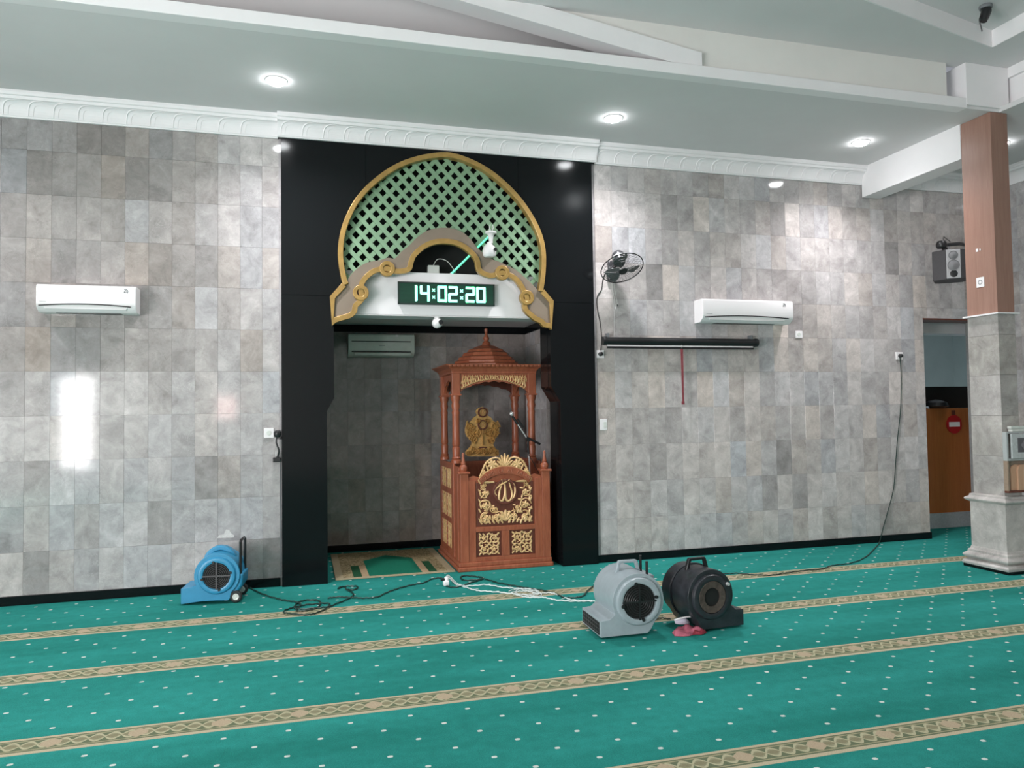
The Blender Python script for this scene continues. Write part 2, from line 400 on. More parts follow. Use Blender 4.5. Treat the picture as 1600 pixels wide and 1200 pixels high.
MB().box(PX0-.022, PX0+.004, -.012, .011, .082, ZT).build('tile_edge_strip', M_tile, wl).color = (.85, .85, .87, 1)
baseboard('baseboard_front_right', [(PX1, DX0+.012, -.014, .011, 0, .082)])
# right side wall (beyond the pillar)
SX = 8.42
ws = MB().box(SX, SX+.2, -13.4, .25, 0, 5.2)
ws = struct(ws.build('wall_right', M_grout))
tile_wall(ws, .0, 3.2, .082, ZT, .1, ZP, lambda u, z: ((SX, -u, z), -pi/2), .1, .01)
# left side wall and rear wall of the hall, with open doorways
wlf = MB()
for a, b in ((-5.35, .25), (-8.05, -7.45), (-13.4, -10.15)): wlf.box(-6.4, -6.2, a, b, 0, 5.2)
wlf.box(-6.4, -6.2, -13.4, .25, 3.0, 5.2)
struct(wlf.build('wall_left', M_beige))
wre = MB()
for a, b in ((-6.4, -5.74), (-5.10, -2.12), (-1.98, -1.86), (-1.72, 8.62)): wre.box(a, b, -13.4, -13.2, 0, 5.2)
wre.box(-5.74, -5.10, -13.4, -13.2, 2.68, 5.2).box(-5.74, -5.10, -13.4, -13.2, 0, .42)
for a, b in ((-2.12, -1.98), (-1.86, -1.72)): wre.box(a, b, -13.4, -13.2, 0, 1.55).box(a, b, -13.4, -13.2, 2.2, 5.2)
struct(wre.build('wall_rear', M_beige))
# ------------------------------------------------------------------ ceiling
cl = MB(); cl.box(-6.2, 6.70, -1.80, .02, ZC, ZC+.05); struct(cl.build('ceiling', M_ceil))
struct(MB().box(6.70, SX+.05, -4.4, .02, ZC, ZC+.05).build('ceiling_side_bay', M_ceil))
# lip beam along the front of the lowered ceiling
struct(MB().box(-6.2, 6.28, LIP, -1.70, ZC-.004, 4.645).build('trim_1', M_white, bevel=.004))
# warm face above the lip, slanted haunch in front of the open cove
A_, B_, C_, D_ = onY(718, 0, -1.78), onY(1062, 98, -1.78), onY(1095, 84, -1.78), onY(820, 0, -1.78)
struct(MB().prism([(B_.x+.2, 4.64), (6.1, 4.64), (6.1, 5.0), (D_.x-.1, 5.0), (D_.x, D_.z-.02), (C_.x, C_.z)], -1.76, -1.70).build('wall_upper_fascia', M_beige))
dd = (A_-B_).normalized()*2.2
struct(MB().prism([(B_.x, 4.64), (C_.x, 4.64), (C_.x, C_.z), (D_.x+dd.x, D_.z+dd.z), (A_.x+dd.x, A_.z+dd.z)], -1.80, -1.62).build('trim_2', M_white))
struct(MB().box(-6.2, 6.3, -.9, -.85, ZC+.05, 6.2).build('wall_cove_back', M_ceil))
struct(MB().prism([(-1.70, 5.35), (-.88, 4.75), (-.88, 4.80), (-1.70, 5.40)], -6.2, 3.6, 'x').build('ceiling_cove_slope', M_ceil))
# upper ceiling with a slanted raised field
R1, R2, R3 = onZ(1350, 0, 5.), onZ(1550, 75, 5.), onZ(1600, 54, 5.)
dl = (R1-R2).normalized(); L1 = R2+dl*7.5; dn = Vector((0, -1, 0)); N1 = R2+dn*11.1
up_ = MB().prism([(-6.2, -1.70), (D_.x-.6, -1.70), (6.8, -1.70), (6.8, -13.3), (N1.x, -13.3), (R2.x, R2.y), (L1.x, L1.y), (-6.2, L1.y)], 5.0, 5.16, 'z')
struct(up_.build('ceiling_upper', M_ceil))
struct(MB().box(-6.4, SX+.2, -13.4, -1.0, 5.16, 5.22).build('ceiling_raised_field', M_ceil))
struct(MB().box(-6.2, -2., -1.72, -1.0, 5.0, 5.2).build('ceiling_void_end', M_ceil))
# edge mouldings of the raised field
e = MB(); nrm = Vector((-dl.y, dl.x, 0));
def ledge(a, b, wdt, z0, z1, name):
    d = (b-a); d.z = 0; d.normalize(); n_ = Vector((d.y, -d.x, 0))*wdt
    struct(MB().prism([(a.x, a.y), (b.x, b.y), ((b+n_).x, (b+n_).y), ((a+n_).x, (a+n_).y)], z0, z1, 'z').build(name, M_white))
ledge(R2, L1, -.012, 4.998, 5.16, 'trim_3'); ledge(R2, N1, .012, 4.998, 5.16, 'trim_4')
# beam from the wall to the pillar
BX = 6.575
struct(MB().box(BX, BX+.26, -1.447, -.02, 4.185, ZC+.02).build('beam', M_white, bevel=.004))
struct(MB().box(6.27, 6.80, LIP-.004, -1.42, ZC+.03, 5.0).build('trim_5', M_white, bevel=.004))
struct(MB().box(6.84, 7.1, -4.4, -1.45, 4.62, 4.9).box(6.8, 7.1, -13.3, -1.75, 4.9, 5.17).build('beam_side_bay', M_white))
struct(MB().box(6.80, 6.90, -13.3, -4.4, ZC, 5.1).build('trim_6', M_white))
struct(MB().box(6.80, SX+.05, -13.3, -4.4, ZC, ZC+.05).build('ceiling_side_bay_rear', M_ceil))
# cornice: cove profile with leaf reliefs
CP = [(0, ZT), (-.022, ZT), (-.026, ZT+.012)]+[(-.030-.075*(1-cos(t)), ZT+.016+.125*sin(t)) for t in [k*pi/16 for k in range(0, 9)]]+[(-.108, ZT+.148), (-.112, ZT+.165), (-.124, ZT+.172), (-.130, ZT+.19), (-.130, ZC), (0, ZC)]
def leaf_mesh():
    b = MB(); prof = [(-.030-.075*(1-cos(t)), ZT+.016+.125*sin(t)) for t in [k*pi/40 for k in range(0, 21)]]
    def P(u, s): k = max(0, min(19.99, s*20)); i = int(k); f = k-i; return Vector((u, prof[i][0]*(1-f)+prof[i+1][0]*f, prof[i][1]*(1-f)+prof[i+1][1]*f))
    path = cat_rom([(0, 0), (.006, .35), (.025, .62), (.06, .80), (.105, .86), (.14, .80)], 5)
    b.tube([P(u, s)+Vector((0, -.001, 0)) for u, s in path], [.001+.0058*sin(pi*min(1, .15+i/len(path)*.85)) for i in range(len(path))], 6)
    path = cat_rom([(.04, 0), (.045, .3), (.06, .48), (.09, .55)], 4)
    b.tube([P(u, s) for u, s in path], [.001+.0032*sin(pi*min(1, .15+i/len(path)*.85)) for i in range(len(path))], 5)
    return b.mesh('leaf_relief', M_white, True)
LEAF = leaf_mesh()
def cornice(name, x0, x1, off):
    o = struct(MB().prism(CP, x0, x1, 'x').build(name, M_white)); o.location.y = off
    n = int((x1-x0-.05)/.2)
    for k in range(n):
        c = bpy.data.objects.new('leaf_relief', LEAF); COL.objects.link(c); c.parent = o; c.location.x = x0+.03+k*.2
cornice('cornice_front_left', -4.6, PX0-.03, 0); cornice('cornice_portal', PX0-.03, PX1+.05, PY); cornice('cornice_front_right', PX1+.05, BX, 0)
cornice('cornice_front_bay', BX+.26, SX, 0)
cs = struct(MB().prism([(-a+0, b) for a, b in CP], 0, 4.2, 'x').build('cornice_right', M_white)); cs.rotation_euler.z = pi/2; cs.location = (SX, -4.2, 0)
# ------------------------------------------------------------------ recessed downlights
def downlight(x, y, z, label, power=170):
    t = thing('recessed_downlight', label, 'downlight', (x, y, z), 0, 'recessed downlights in the ceiling')
    MB().lathe([(.078, 0), (.090, 0), (.094, -.003), (.091, -.006), (.082, -.007), (.078, -.004)], seg=28, closed=True).build('trim_ring', M_white, t, True)
    MB().lathe([(.001, -.042), (.030, -.039), (.060, -.030), (.079, -.013), (.080, -.002), (.001, -.002)], seg=28).build('diffuser', M_lamp, t, True)  # domed and widened so its shape imitates the bloom of the lamp
    l = bpy.data.lights.new('lamp_glow', 'SPOT'); l.energy = power; l.spot_size = RD(142); l.spot_blend = 1; l.shadow_soft_size = .11; l.color = (1, .97, 1)
    o = bpy.data.objects.new('lamp_glow', l); COL.objects.link(o); o.parent = t; o.location = (0, 0, -.06)
M_lamp = Mat('downlight_diffuser', (1, 1, 1), .5, emit=(.95, .98, 1), es=40).m
for x, y, z, lb in [(-.215, -.86, ZC, 'round ceiling downlight furthest left, near the left edge of the black portal'),
                    (2.99, -.77, ZC, 'round ceiling downlight near the right edge of the black portal'),
                    (5.93, -.77, ZC, 'round ceiling downlight nearest the beam and the wood-clad pillar')]:
    downlight(x, y, z, lb)
downlight(-3.4, -.86, ZC, 'downlight further left along the lowered ceiling, beyond the left air conditioner')
for k, (x, y, wd) in enumerate(((4.4, -4.2, 'right'),)): downlight(x, y, 5.158, 'added unseen downlight on the raised ceiling field above the hall, '+wd, 130)  # extra lamp added out of view to brighten the right wall
downlight(7.5, -1.1, ZC, 'downlight in the side bay behind the wood-clad pillar', 14)
# ------------------------------------------------------------------ mihrab portal: black granite slabs with an arch opening
def c1(x, y, Y=-.09): p = onY(500+x/4, 220+y/4, Y); return (p.x, p.z)
ring_px = [(150, 905), (135, 870), (118, 780), (112, 700), (118, 620), (135, 540), (165, 460), (210, 375), (270, 300), (340, 235), (430, 170), (530, 120), (640, 88), (735, 74), (770, 72), (810, 74), (880, 90), (980, 130), (1080, 190), (1170, 265), (1250, 350), (1315, 440), (1365, 530), (1395, 610), (1410, 690), (1412, 780), (1405, 870), (1393, 945)]
ring_out = cat_rom([c1(*p) for p in ring_px], 4)
cx = .5*(ring_out[0][0]+ring_out[-1][0]); cz = 3.12
def inset(P, d):
    out = []
    for i, p in enumerate(P):
        q = Vector(P[min(i+1, len(P)-1)])-Vector(P[max(i-1, 0)]); q.normalize(); out.append((p[0]+q.y*d, p[1]-q.x*d))
    return out
ring_in = inset(ring_out, .052); ring_mid = inset(ring_out, .026)
portal = struct(MB().box(PX0, .215, .02, .3, 0, ZT).box(2.64, PX1, .02, .3, 0, ZT).box(PX0, PX1, .28, .3, 2.72, ZT).build('wall_portal', M_void))
JL, JR, JU, ZS, ZN = .222, 2.632, .07, 1.80, 2.50   # jambs: lower width, upper step, step height
def slab(poly, y0=PY, y1=.05): MB().prism(poly, y0, y1).build('granite_slab', M_gran, portal, bevel=.0015)
ZJ = onY(505, 462, PY).z; g = .0012
xs1, xs2 = onY(571, 230, PY).x, onY(809, 250, PY).x
zj2 = onY(890, 473, PY).z
slab([(PX0, 0), (JL, 0), (JL, ZS-.13), (JL+JU, ZS), (JL+JU, ZJ-g), (PX0, ZJ-g)])
slab([(JR, 0), (PX1, 0), (PX1, zj2-g), (JR-JU-.03, zj2-g), (JR-JU-.03, ZS+.1), (JR, ZS-.06)])
i1 = next(i for i, p in enumerate(ring_mid) if p[0] > xs1 and p[1] > 3.4); i2 = next(i for i, p in enumerate(ring_mid) if p[0] > xs2)
li = [p for p in ring_mid[:i1] if p[1] > ZJ+.02]; ri = [p for p in ring_mid[i2:] if p[1] > zj2+.02]
slab([(PX0, ZJ+g), (JL+JU+.03, ZJ+g)]+li+[(xs1-g, ring_mid[i1][1]), (xs1-g, ZT), (PX0, ZT)])
slab([(xs1+g, ZT), (xs1+g, ring_mid[i1][1])]+ring_mid[i1+1:i2]+[(xs2-g, ring_mid[i2][1]), (xs2-g, ZT)])
slab([(xs2+g, ZT), (xs2+g, ring_mid[i2][1])]+ri+[(JR-JU-.03, zj2+g), (PX1, zj2+g), (PX1, ZT)])
# jamb reveals behind the slabs (grey edge lines of the black cladding)
MB().prism([(JR-.002, 0), (JR+.02, 0), (JR+.02, ZS-.06), (JR-JU-.01, ZS+.1), (JR-JU-.01, ZN+.2), (JR-JU-.032, ZN+.2), (JR-JU-.032, ZS+.1), (JR-.002, ZS-.06)], .05, .30).build('reveal_slab', M_gran, portal)
MB().prism([(JL+.002, 0), (JL-.02, 0), (JL-.02, ZS-.13), (JL+JU-.02, ZS), (JL+JU-.02, ZN+.2), (JL+JU+.002, ZN+.2), (JL+JU+.002, ZS), (JL+.002, ZS-.13)], .05, .30).build('reveal_slab', M_gran, portal)
# niche behind the portal
ZNC = 2.715; NX1 = 2.765
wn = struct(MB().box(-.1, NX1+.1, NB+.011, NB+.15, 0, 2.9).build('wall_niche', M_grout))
tile_wall(wn, .05, NX1, .082, ZNC, .112, ZP, lambda u, z: ((u, NB+.011, z), 0), .07, .03, batch_and_shade=lambda u, z: (.6, .015))  # back wall tiles darkened: shade of the niche put into their tone
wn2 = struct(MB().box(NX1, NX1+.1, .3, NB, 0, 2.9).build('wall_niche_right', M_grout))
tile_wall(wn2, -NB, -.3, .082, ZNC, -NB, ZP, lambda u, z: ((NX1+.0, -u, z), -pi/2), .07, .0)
struct(MB().box(-.1, .05, .3, NB, 0, 2.9).build('wall_niche_left', M_grout))
struct(MB().box(.0, NX1+.05, .05, NB+.05, ZNC, ZNC+.05).build('ceiling_niche', M_ceil))
baseboard('baseboard_niche', [(.05, NX1, NB-.014, NB+.011, 0, .082), (NX1-.014, NX1, .3, NB, 0, .082)])
struct(MB().box(.05, NX1, NB-.03, NB+.0, 2.625, ZNC).box(NX1-.03, NX1, .3, NB-.03, 2.625, ZNC).build('trim_niche', M_gran))
# white bulkhead panel carrying the clock
pt = thing('bulkhead_panel', 'white boxed panel across the arch, behind the gold ornament and carrying the clock', 'panel', (1.4, .03, 2.64))
tl, tr_ = onY(560, 428, .03), onY(840, 442, .03)
MB().box(-1.13, 1.13, 0, .22, 0, .44).build('face_board', M_white, pt, bevel=.004)
MB().box(-1.13, 1.13, .0, .26, -.012, -.001).build('soffit_board', M_ceil, pt)
# black sheets behind the lattice, darkness of the void put into their colour
struct(MB().box(PX0-.1, PX1+.1, .0, .32, ZT+.004, ZC+.05).build('ceiling_portal', M_void))
struct(MB().box(.1, 2.7, .27, .279, 3.0, ZT).build('wall_arch_back', M_void))
# ------------------------------------------------------------------ green lattice in the arch
orn_up_px = [(150, 905), (190, 840), (240, 790), (300, 757), (380, 742), (425, 728), (470, 732), (510, 690), (560, 650), (610, 600), (660, 565), (720, 545), (790, 540), (850, 550), (910, 580), (950, 620), (985, 665), (1030, 705), (1070, 735), (1120, 752), (1170, 775), (1220, 800), (1270, 840), (1320, 885), (1380, 945)]
orn_up = cat_rom([c1(*p) for p in orn_up_px], 3)
reg = inset(ring_out, .035)+[(p[0], p[1]-.03) for p in reversed(orn_up)]
lat = thing('lattice_screen', 'pale green diamond lattice screen filling the gold-rimmed arch', 'lattice', (cx, PY, 3.0))
def clip(a, d):
    """parameter intervals of the line a+t*d inside polygon reg"""
    ts = []
    for i in range(len(reg)):
        p, q = reg[i], reg[(i+1) % len(reg)]; ex, ez = q[0]-p[0], q[1]-p[1]; den = d[0]*ez-d[1]*ex
        if abs(den) < 1e-12: continue
        t = ((p[0]-a[0])*ez-(p[1]-a[1])*ex)/den; u = ((p[0]-a[0])*d[1]-(p[1]-a[1])*d[0])/den
        if 0 <= u < 1: ts.append(t)
    ts.sort(); return [(ts[i], ts[i+1]) for i in range(0, len(ts)-1, 2)]
hx, hz = .0672, .0738
for sgn, yy in ((1, -.018), (-1, -.028)):
    d = Vector((hx, sgn*hz)).normalized(); n_ = Vector((-d.y, d.x)); pitch = 2*abs(hx*hz)*1/math.hypot(hx, hz)
    for k in range(-24, 25):
        a = Vector((1.386, 3.72))+n_*(k*pitch)
        for t0, t1 in clip(a, d):
            if t1-t0 < .05: continue
            w2 = pitch*.215
            P = [a+d*t0+n_*w2, a+d*t1+n_*w2, a+d*t1-n_*w2, a+d*t0-n_*w2]
            MB().prism([(p.x-cx, p.y-3.0) for p in P], yy+.05, yy+.062).build('lattice_slat', M_green, lat)
# ------------------------------------------------------------------ gold arch ring and ornament
ga = thing('arch_ornament', 'gold-rimmed arch frame with scalloped taupe apron and ring details', 'ornament', (cx, PY, 2.52))
L = lambda P: [(p[0]-cx, p[1]-2.52) for p in P]
MB().strip(L(ring_out), L(ring_in), -.05, .04).build('arch_rim', M_gold, ga, True, bevel=.006)
low_px = [(90, 1122), (130, 1108), (185, 1092), (215, 1065), (222, 1030), (255, 1000), (262, 975), (255, 930), (262, 890), (290, 850), (330, 818), (375, 803), (420, 800), (470, 815), (530, 812), (560, 795), (570, 755), (590, 712), (640, 667), (700, 637), (770, 627), (850, 637), (910, 667), (960, 712), (985, 752), (990, 792), (1010, 822), (1060, 842), (1095, 838), (1140, 825), (1190, 842), (1230, 868), (1262, 912), (1280, 950), (1295, 985), (1280, 1025), (1290, 1060), (1320, 1088), (1350, 1112), (1385, 1128), (1405, 1150), (1440, 1155)]
low = cat_rom([c1(*p) for p in low_px], 3)
tipL = [c1(*p) for p in [(150, 900), (78, 978), (80, 1140)]]; tipR = [c1(*p) for p in [(1445, 1165), (1447, 1005), (1390, 940)]]
apron = L(orn_up+tipR[::-1]+low[::-1]+tipL[::-1])
MB().prism(apron, -.02, .015).build('apron_board', M_taupe, ga)
trim = L(tipL+low+tipR)
def wide(P, wd):
    A = []; B = []
    for i, p in enumerate(P):
        a_ = Vector(P[min(i+1, len(P)-1)])-Vector(p); b_ = Vector(p)-Vector(P[max(i-1, 0)])
        q = (a_.normalized() if a_.length > 1e-6 else Vector((0, 0)))+(b_.normalized() if b_.length > 1e-6 else Vector((0, 0))); q.normalize()
        A.append((p[0]-q.y*wd, p[1]+q.x*wd)); B.append((p[0]+q.y*wd, p[1]-q.x*wd))
    return A, B
A, B = wide(trim, .026); MB().strip(A, B, -.045, .01).build('gold_edging', M_gold, ga, True, bevel=.005)
for x, y in [(255, 950), (420, 800), (1140, 825), (1293, 980)]:
    c = c1(x, y); c = (c[0]-cx, c[1]-2.52)
    MB().strip(circ(c, .078, 28), circ(c, .037, 28), -.052, .012, True).build('ring_boss', M_gold, ga, True, bevel=.006)
    MB().prism(circ(c, .038, 20), -.021, -.0195).build('ring_hollow', M_woodd, ga)
# ------------------------------------------------------------------ LED clock
def led_clock():
    a, b = onY(622, 442, -.01), onY(772, 477, -.01)
    t = thing('led_clock', 'green digital clock board reading 14:02:20 on the white panel', 'clock', ((a.x+b.x)/2, .03, (a.z+b.z)/2))
    W2, H2 = (b.x-a.x)/2, .112
    MB().box(-W2, W2, -.05, 0, -H2, H2).build('case', M_dark, t, bevel=.004)
    MB().box(-W2+.012, W2-.012, -.053, -.045, -H2+.012, H2-.012).build('screen', M_screen, t)
    MB().box(-W2-.004, W2+.004, -.056, -.03, H2-.01, H2+.003).box(-W2-.004, W2+.004, -.056, -.03, -H2-.003, -H2+.01).box(-W2-.004, -W2+.01, -.056, -.03, -H2, H2).box(W2-.01, W2+.004, -.056, -.03, -H2, H2).build('bezel', M_bezel, t)
    hw, hh, th = .051, .083, .026
    seg = {'a': [(-hw+.006, hh), (hw-.006, hh), (hw-.006, hh-th), (-hw+.006, hh-th)], 'd': [(-hw+.006, -hh), (hw-.006, -hh), (hw-.006, -hh+th), (-hw+.006, -hh+th)], 'g': [(-hw, 0), (-hw+.012, th/2), (hw-.012, th/2), (hw, 0), (hw-.012, -th/2), (-hw+.012, -th/2)],
           'b': [(hw-.008, hh), (hw, hh-.008), (hw, 0), (hw-th, 0), (hw-th, hh)], 'c': [(hw-.008, -hh), (hw, -hh+.008), (hw, 0), (hw-th, 0), (hw-th, -hh)],
           'f': [(-hw+.008, hh), (-hw, hh-.008), (-hw, 0), (-hw+th, 0), (-hw+th, hh)], 'e': [(-hw+.008, -hh), (-hw, -hh+.008), (-hw, 0), (-hw+th, 0), (-hw+th, -hh)]}
    on = {'1': 'bc', '4': 'bcfg', '0': 'abcdef', '2': 'abdeg'}
    s_ = 2*W2/152.
    xs = [(-.357, '1'), (-.23, '4'), (-.05, '0'), (.062, '2'), (.242, '2'), (.357, '0')]
    for x, ch in xs:
        m = MB()
        for k in on[ch]: m.prism([(x*1.0+p[0], p[1]) for p in seg[k]], -.0545, -.0525)
        m.build('digit', M_led, t)
    for x in (-.14, .152):
        for z in (.036, -.036):
            m = MB()
            for sg in (1, -1):
                d = Vector((.014, sg*.014)); n_ = Vector((-d.y, d.x)).normalized()*.005; c = Vector((x*1.0, z))
                m.prism([tuple(c+d+n_), tuple(c+d-n_), tuple(c-d-n_), tuple(c-d+n_)], -.0545, -.0525)
            m.build('colon_dot', M_led, t)
M_led = Mat('green_led', (.1, 1, .6), .5, emit=(.26, 1, .66), es=2.0).m
M_bezel = Mat('clock_bezel', (.02, .035, .03), .4).m
def screen_mat():
    M = Mat('led_matrix', (.006, .05, .03), .4, emit=(.0, .55, .28), es=.03); x, y, z = M.xyz(M.coord())
    c = ((x/.0125).fract()-.5).abs().max(((z/.0125).fract()-.5).abs()) < .32
    M.col(M.mix(c, (.003, .008, .006), (.006, .04, .022))); return M.m
M_screen = screen_mat()
led_clock()
# rod leaning from panel top to lattice, green light on it painted as emission
p0, p1 = onY(703, 430, .05), onY(765, 368, -.06)
M_tube = Mat('painted_green_glow', (.25, .8, .55), .25, emit=(.10, .85, .5), es=.55).m
t = thing('green_lit_rod', 'thin green-lit rod slanting up from the white panel to the lattice, glow painted on', 'rod', p0)
MB().tube([(0, 0, 0), (p1-p0)], .011, 10).build('tube', M_tube, t, True)
MB().tube([(p1-p0)*-.01, (p1-p0)*.04], .014, 10).build('end_cap', M_plastic, t, True)
# wire loop and adapter lying on top of the panel, inside the small arch
a = onY(677, 420, .1)
t = thing('adapter_box', 'small grey adapter with looped wire on top of the white panel', 'adapter', (a.x, .1, 3.08))
MB().box(-.06, .06, -.03, .03, 0, .09).build('case', M_plastic2, t, bevel=.008)
MB().tube(cat_rom([(.0, 0, .09), (.05, 0, .16), (.15, 0, .14), (.24, 0, .02)], 6), .004, 6).build('wire', M_plastic2, t, True)
# ------------------------------------------------------------------ bulb camera on the lattice, small dome camera below the panel
c = onY(768, 378, -.12)
t = thing('security_camera', 'white bulb-shaped security camera hanging from a bracket on the lattice', 'camera', (c.x, -.04, c.z-.16))
MB().lathe([(.001, .0), (.05, .004), (.066, .02), (.072, .06), (.06, .11), (.035, .135), (.02, .16)], (-.02, -.06, 0), seg=20).build('bulb_housing', M_plastic, t, True)
MB().lathe([(.02, .15), (.022, .19), (.032, .235), (.05, .25), (.06, .252), (.06, .27), (.001, .27)], (0, -.055, 0), seg=18).build('socket', M_plastic, t, True)
MB().tube([(0, -.055, .27), (0, -.03, .29), (0, .03, .29)], .014, 8).build('bracket', M_plastic2, t, True)
for sx in (-1, 1): MB().tube([(sx*.01, -.06, .27), (sx*.02, -.08, .31), (sx*.012, -.085, .34)], .004, 6).build('antenna', M_plastic, t, True)
MB().lathe([(.001, .0), (.018, .0), (.018, .006), (.001, .006)], (.03, -.122, .075), 'y', 14).build('lens', M_dark, t, True)
c = onY(683, 500, .06)
t = thing('dome_camera', 'small white ball camera with dark lens under the white panel', 'camera', (c.x, .06, 2.64))
MB().lathe([(.001, 0), (.03, 0), (.032, -.015), (.02, -.025), (.001, -.025)], (0, 0, -.012)).build('mount', M_plastic, t, True)
MB().lathe([(.055*cos(a_), .055*sin(a_)) for a_ in [-pi/2+.02+k*(pi-.04)/12 for k in range(13)]], (0, 0, -.075)).build('ball', M_plastic, t, True)
MB().lathe([(.001, .056), (.022, .055), (.026, .045), (.026, .03)], (.03, -.004, -.07), 'y', 16).build('lens', M_dark, t, True)
# ------------------------------------------------------------------ air conditioners
def aircon(label, x0, x1, z0, z1, Y, style):
    w_ = x1-x0; h = z1-z0
    t = thing('air_conditioner', label, 'air conditioner', ((x0+x1)/2, Y, z0), 0, 'wall-mounted air conditioners'); d = .20
    m = M_plastic if style else M_plastic2
    prof = [(0, 0), (0, h), (-d*.86, h), (-d*.97, h*.965), (-d, h*.88), (-d, h*.30), (-d*.94, h*.17), (-d*.70, h*.03), (-d*.60, 0)]
    MB().prism(prof, -w_/2, w_/2, 'x').build('body', m, t, True, bevel=.008, seg=3)
    if style:
        n = 16; A = []; B = []
        for k in range(n+1):
            x = -w_*.475+w_*.92*k/n; s_ = (2*k/n-1); z = h*.285-h*.075*s_*s_; A.append((x, z+.006)); B.append((x, z-.005))
        MB().strip(A, B, -d-.0025, -d*.9).build('gap', M_dark, t)
        fl = MB(); pts = [(-w_*.43, h*.25), (-w_*.2, h*.272), (w_*.2, h*.272), (w_*.42, h*.235), (w_*.40, h*.10), (-w_*.42, h*.10)]
        fl.prism([(p[0], p[1]) for p in pts], -d*.955, -d*.85).build('flap', m, t, bevel=.004)
        MB().box(-w_*.33, w_*.33, -d*.6, -d*.2, -.002, .004).build('outlet', M_dark, t)
        s_ = MB(); q = (w_*.395, h*.79)
        s_.ribbon(circ(q, .020, 14, -.9, 2.2), .005, -d-.002, -d, False).ribbon(circ(q, .011, 10, -.9, 2.2), .005, -d-.002, -d, False).prism(circ((q[0]-.006, q[1]-.006), .008, 10), -d-.002, -d); s_.build('emblem', M_mark, t)
        MB().box(-w_*.465, -w_*.40, -d-.001, -d, h*.345, h*.362).build('brand_mark', M_mark, t)
    else:
        for z in (.66, .20): MB().box(-w_*.45, w_*.44, -d-.002, -d*.9, h*z-.006, h*z+.006).build('gap', M_dark, t)
        MB().box(-w_*.41, w_*.44, -d*.99-.001, -d*.8, h*.04, h*.17).build('flap', M_plastic2, t, bevel=.004)
        MB().box(w_*.21, w_*.25, -d-.002, -d, h*.87, h*.97).build('sticker', M_plastic, t)
        MB().box(-w_*.04, w_*.05, -d-.001, -d, h*.47, h*.50).build('brand_mark', M_mark, t)
M_mark = Mat('grey_print', (.16, .17, .18), .4).m
Yf = -.20
a, b = onY(56, 441, Yf), onY(212, 489, Yf); aircon('white split air conditioner on the tiled wall left of the black portal', a.x, b.x, b.z, a.z-.01, 0, 1)
a, b = onY(1098, 466, Yf), onY(1240, 503, Yf); aircon('white split air conditioner above the rolled projector screen on the right wall', a.x, b.x, b.z-.02, a.z+.0, 0, 1)
a, b = onY(544, 521, NB-.2), onY(648, 557, NB-.2); aircon('older shaded air conditioner on the niche back wall', a.x, b.x, b.z, a.z, NB, 0)
# ------------------------------------------------------------------ pulpit (minbar)
def vine(m, c, r, turns, a0, y0, y1, wd=.011, flip=1, n=22):
    m.ribbon([(c[0]+r*(1-.78*k/n)*cos(a0+flip*turns*2*pi*k/n), c[1]+r*(1-.78*k/n)*sin(a0+flip*turns*2*pi*k/n)) for k in range(n+1)], wd, y0, y1)
def petal(m, c, ang, ln, wd, y0, y1):
    d = Vector((cos(ang), sin(ang))); m.ribbon([tuple(Vector(c)+d*ln*k/5) for k in range(6)], wd, y0, y1)
def flower(m, c, r, n, y0, y1, a0=0):
    for k in range(n): petal(m, c, a0+2*pi*k/n, r, r*.62, y0, y1)
    m.lathe([(.001, -y0*1.0), (r*.2, -y0), (r*.26, -y1)], (c[0], 0, c[1]), 'y', 10)
def carved_panel(parent, x0, x1, z0, z1, y, dens=(2, 2), seed=1, mat=None, name='carved_panel'):
    """square of scrolling leaves on a dark ground; front at y-.012"""
    rn = random.Random(seed); m = MB(); nx, nz = dens; dx, dz = (x1-x0)/nx, (z1-z0)/nz
    for i in range(nx):
        for j in range(nz):
            c = (x0+dx*(i+.5), z0+dz*(j+.5)); f = 1 if (i+j) % 2 else -1; r = min(dx, dz)*.5
            vine(m, c, r, 1.35, rn.uniform(0, 6), y-.012, y, r*.24, f)
            for k in range(5): petal(m, (c[0]+r*.55*cos(k*1.26), c[1]+r*.55*sin(k*1.26)), k*1.26+f*1.1, r*.62, r*.36, y-.010, y)
            flower(m, c, r*.38, 5, y-.014, y, rn.uniform(0, 1))
    for k in range(nx+1):
        for j in range(nz+1):
            c = (x0+dx*k, z0+dz*j)
            for q in range(4):
                an = pi/4+q*pi/2; e_ = Vector(c)+Vector((cos(an), sin(an)))*min(dx, dz)*.3
                if x0 < e_.x < x1 and z0 < e_.y < z1: petal(m, c, an, min(dx, dz)*.34, min(dx, dz)*.17, y-.011, y)
    m.build(name, mat or M_carve, parent, True)
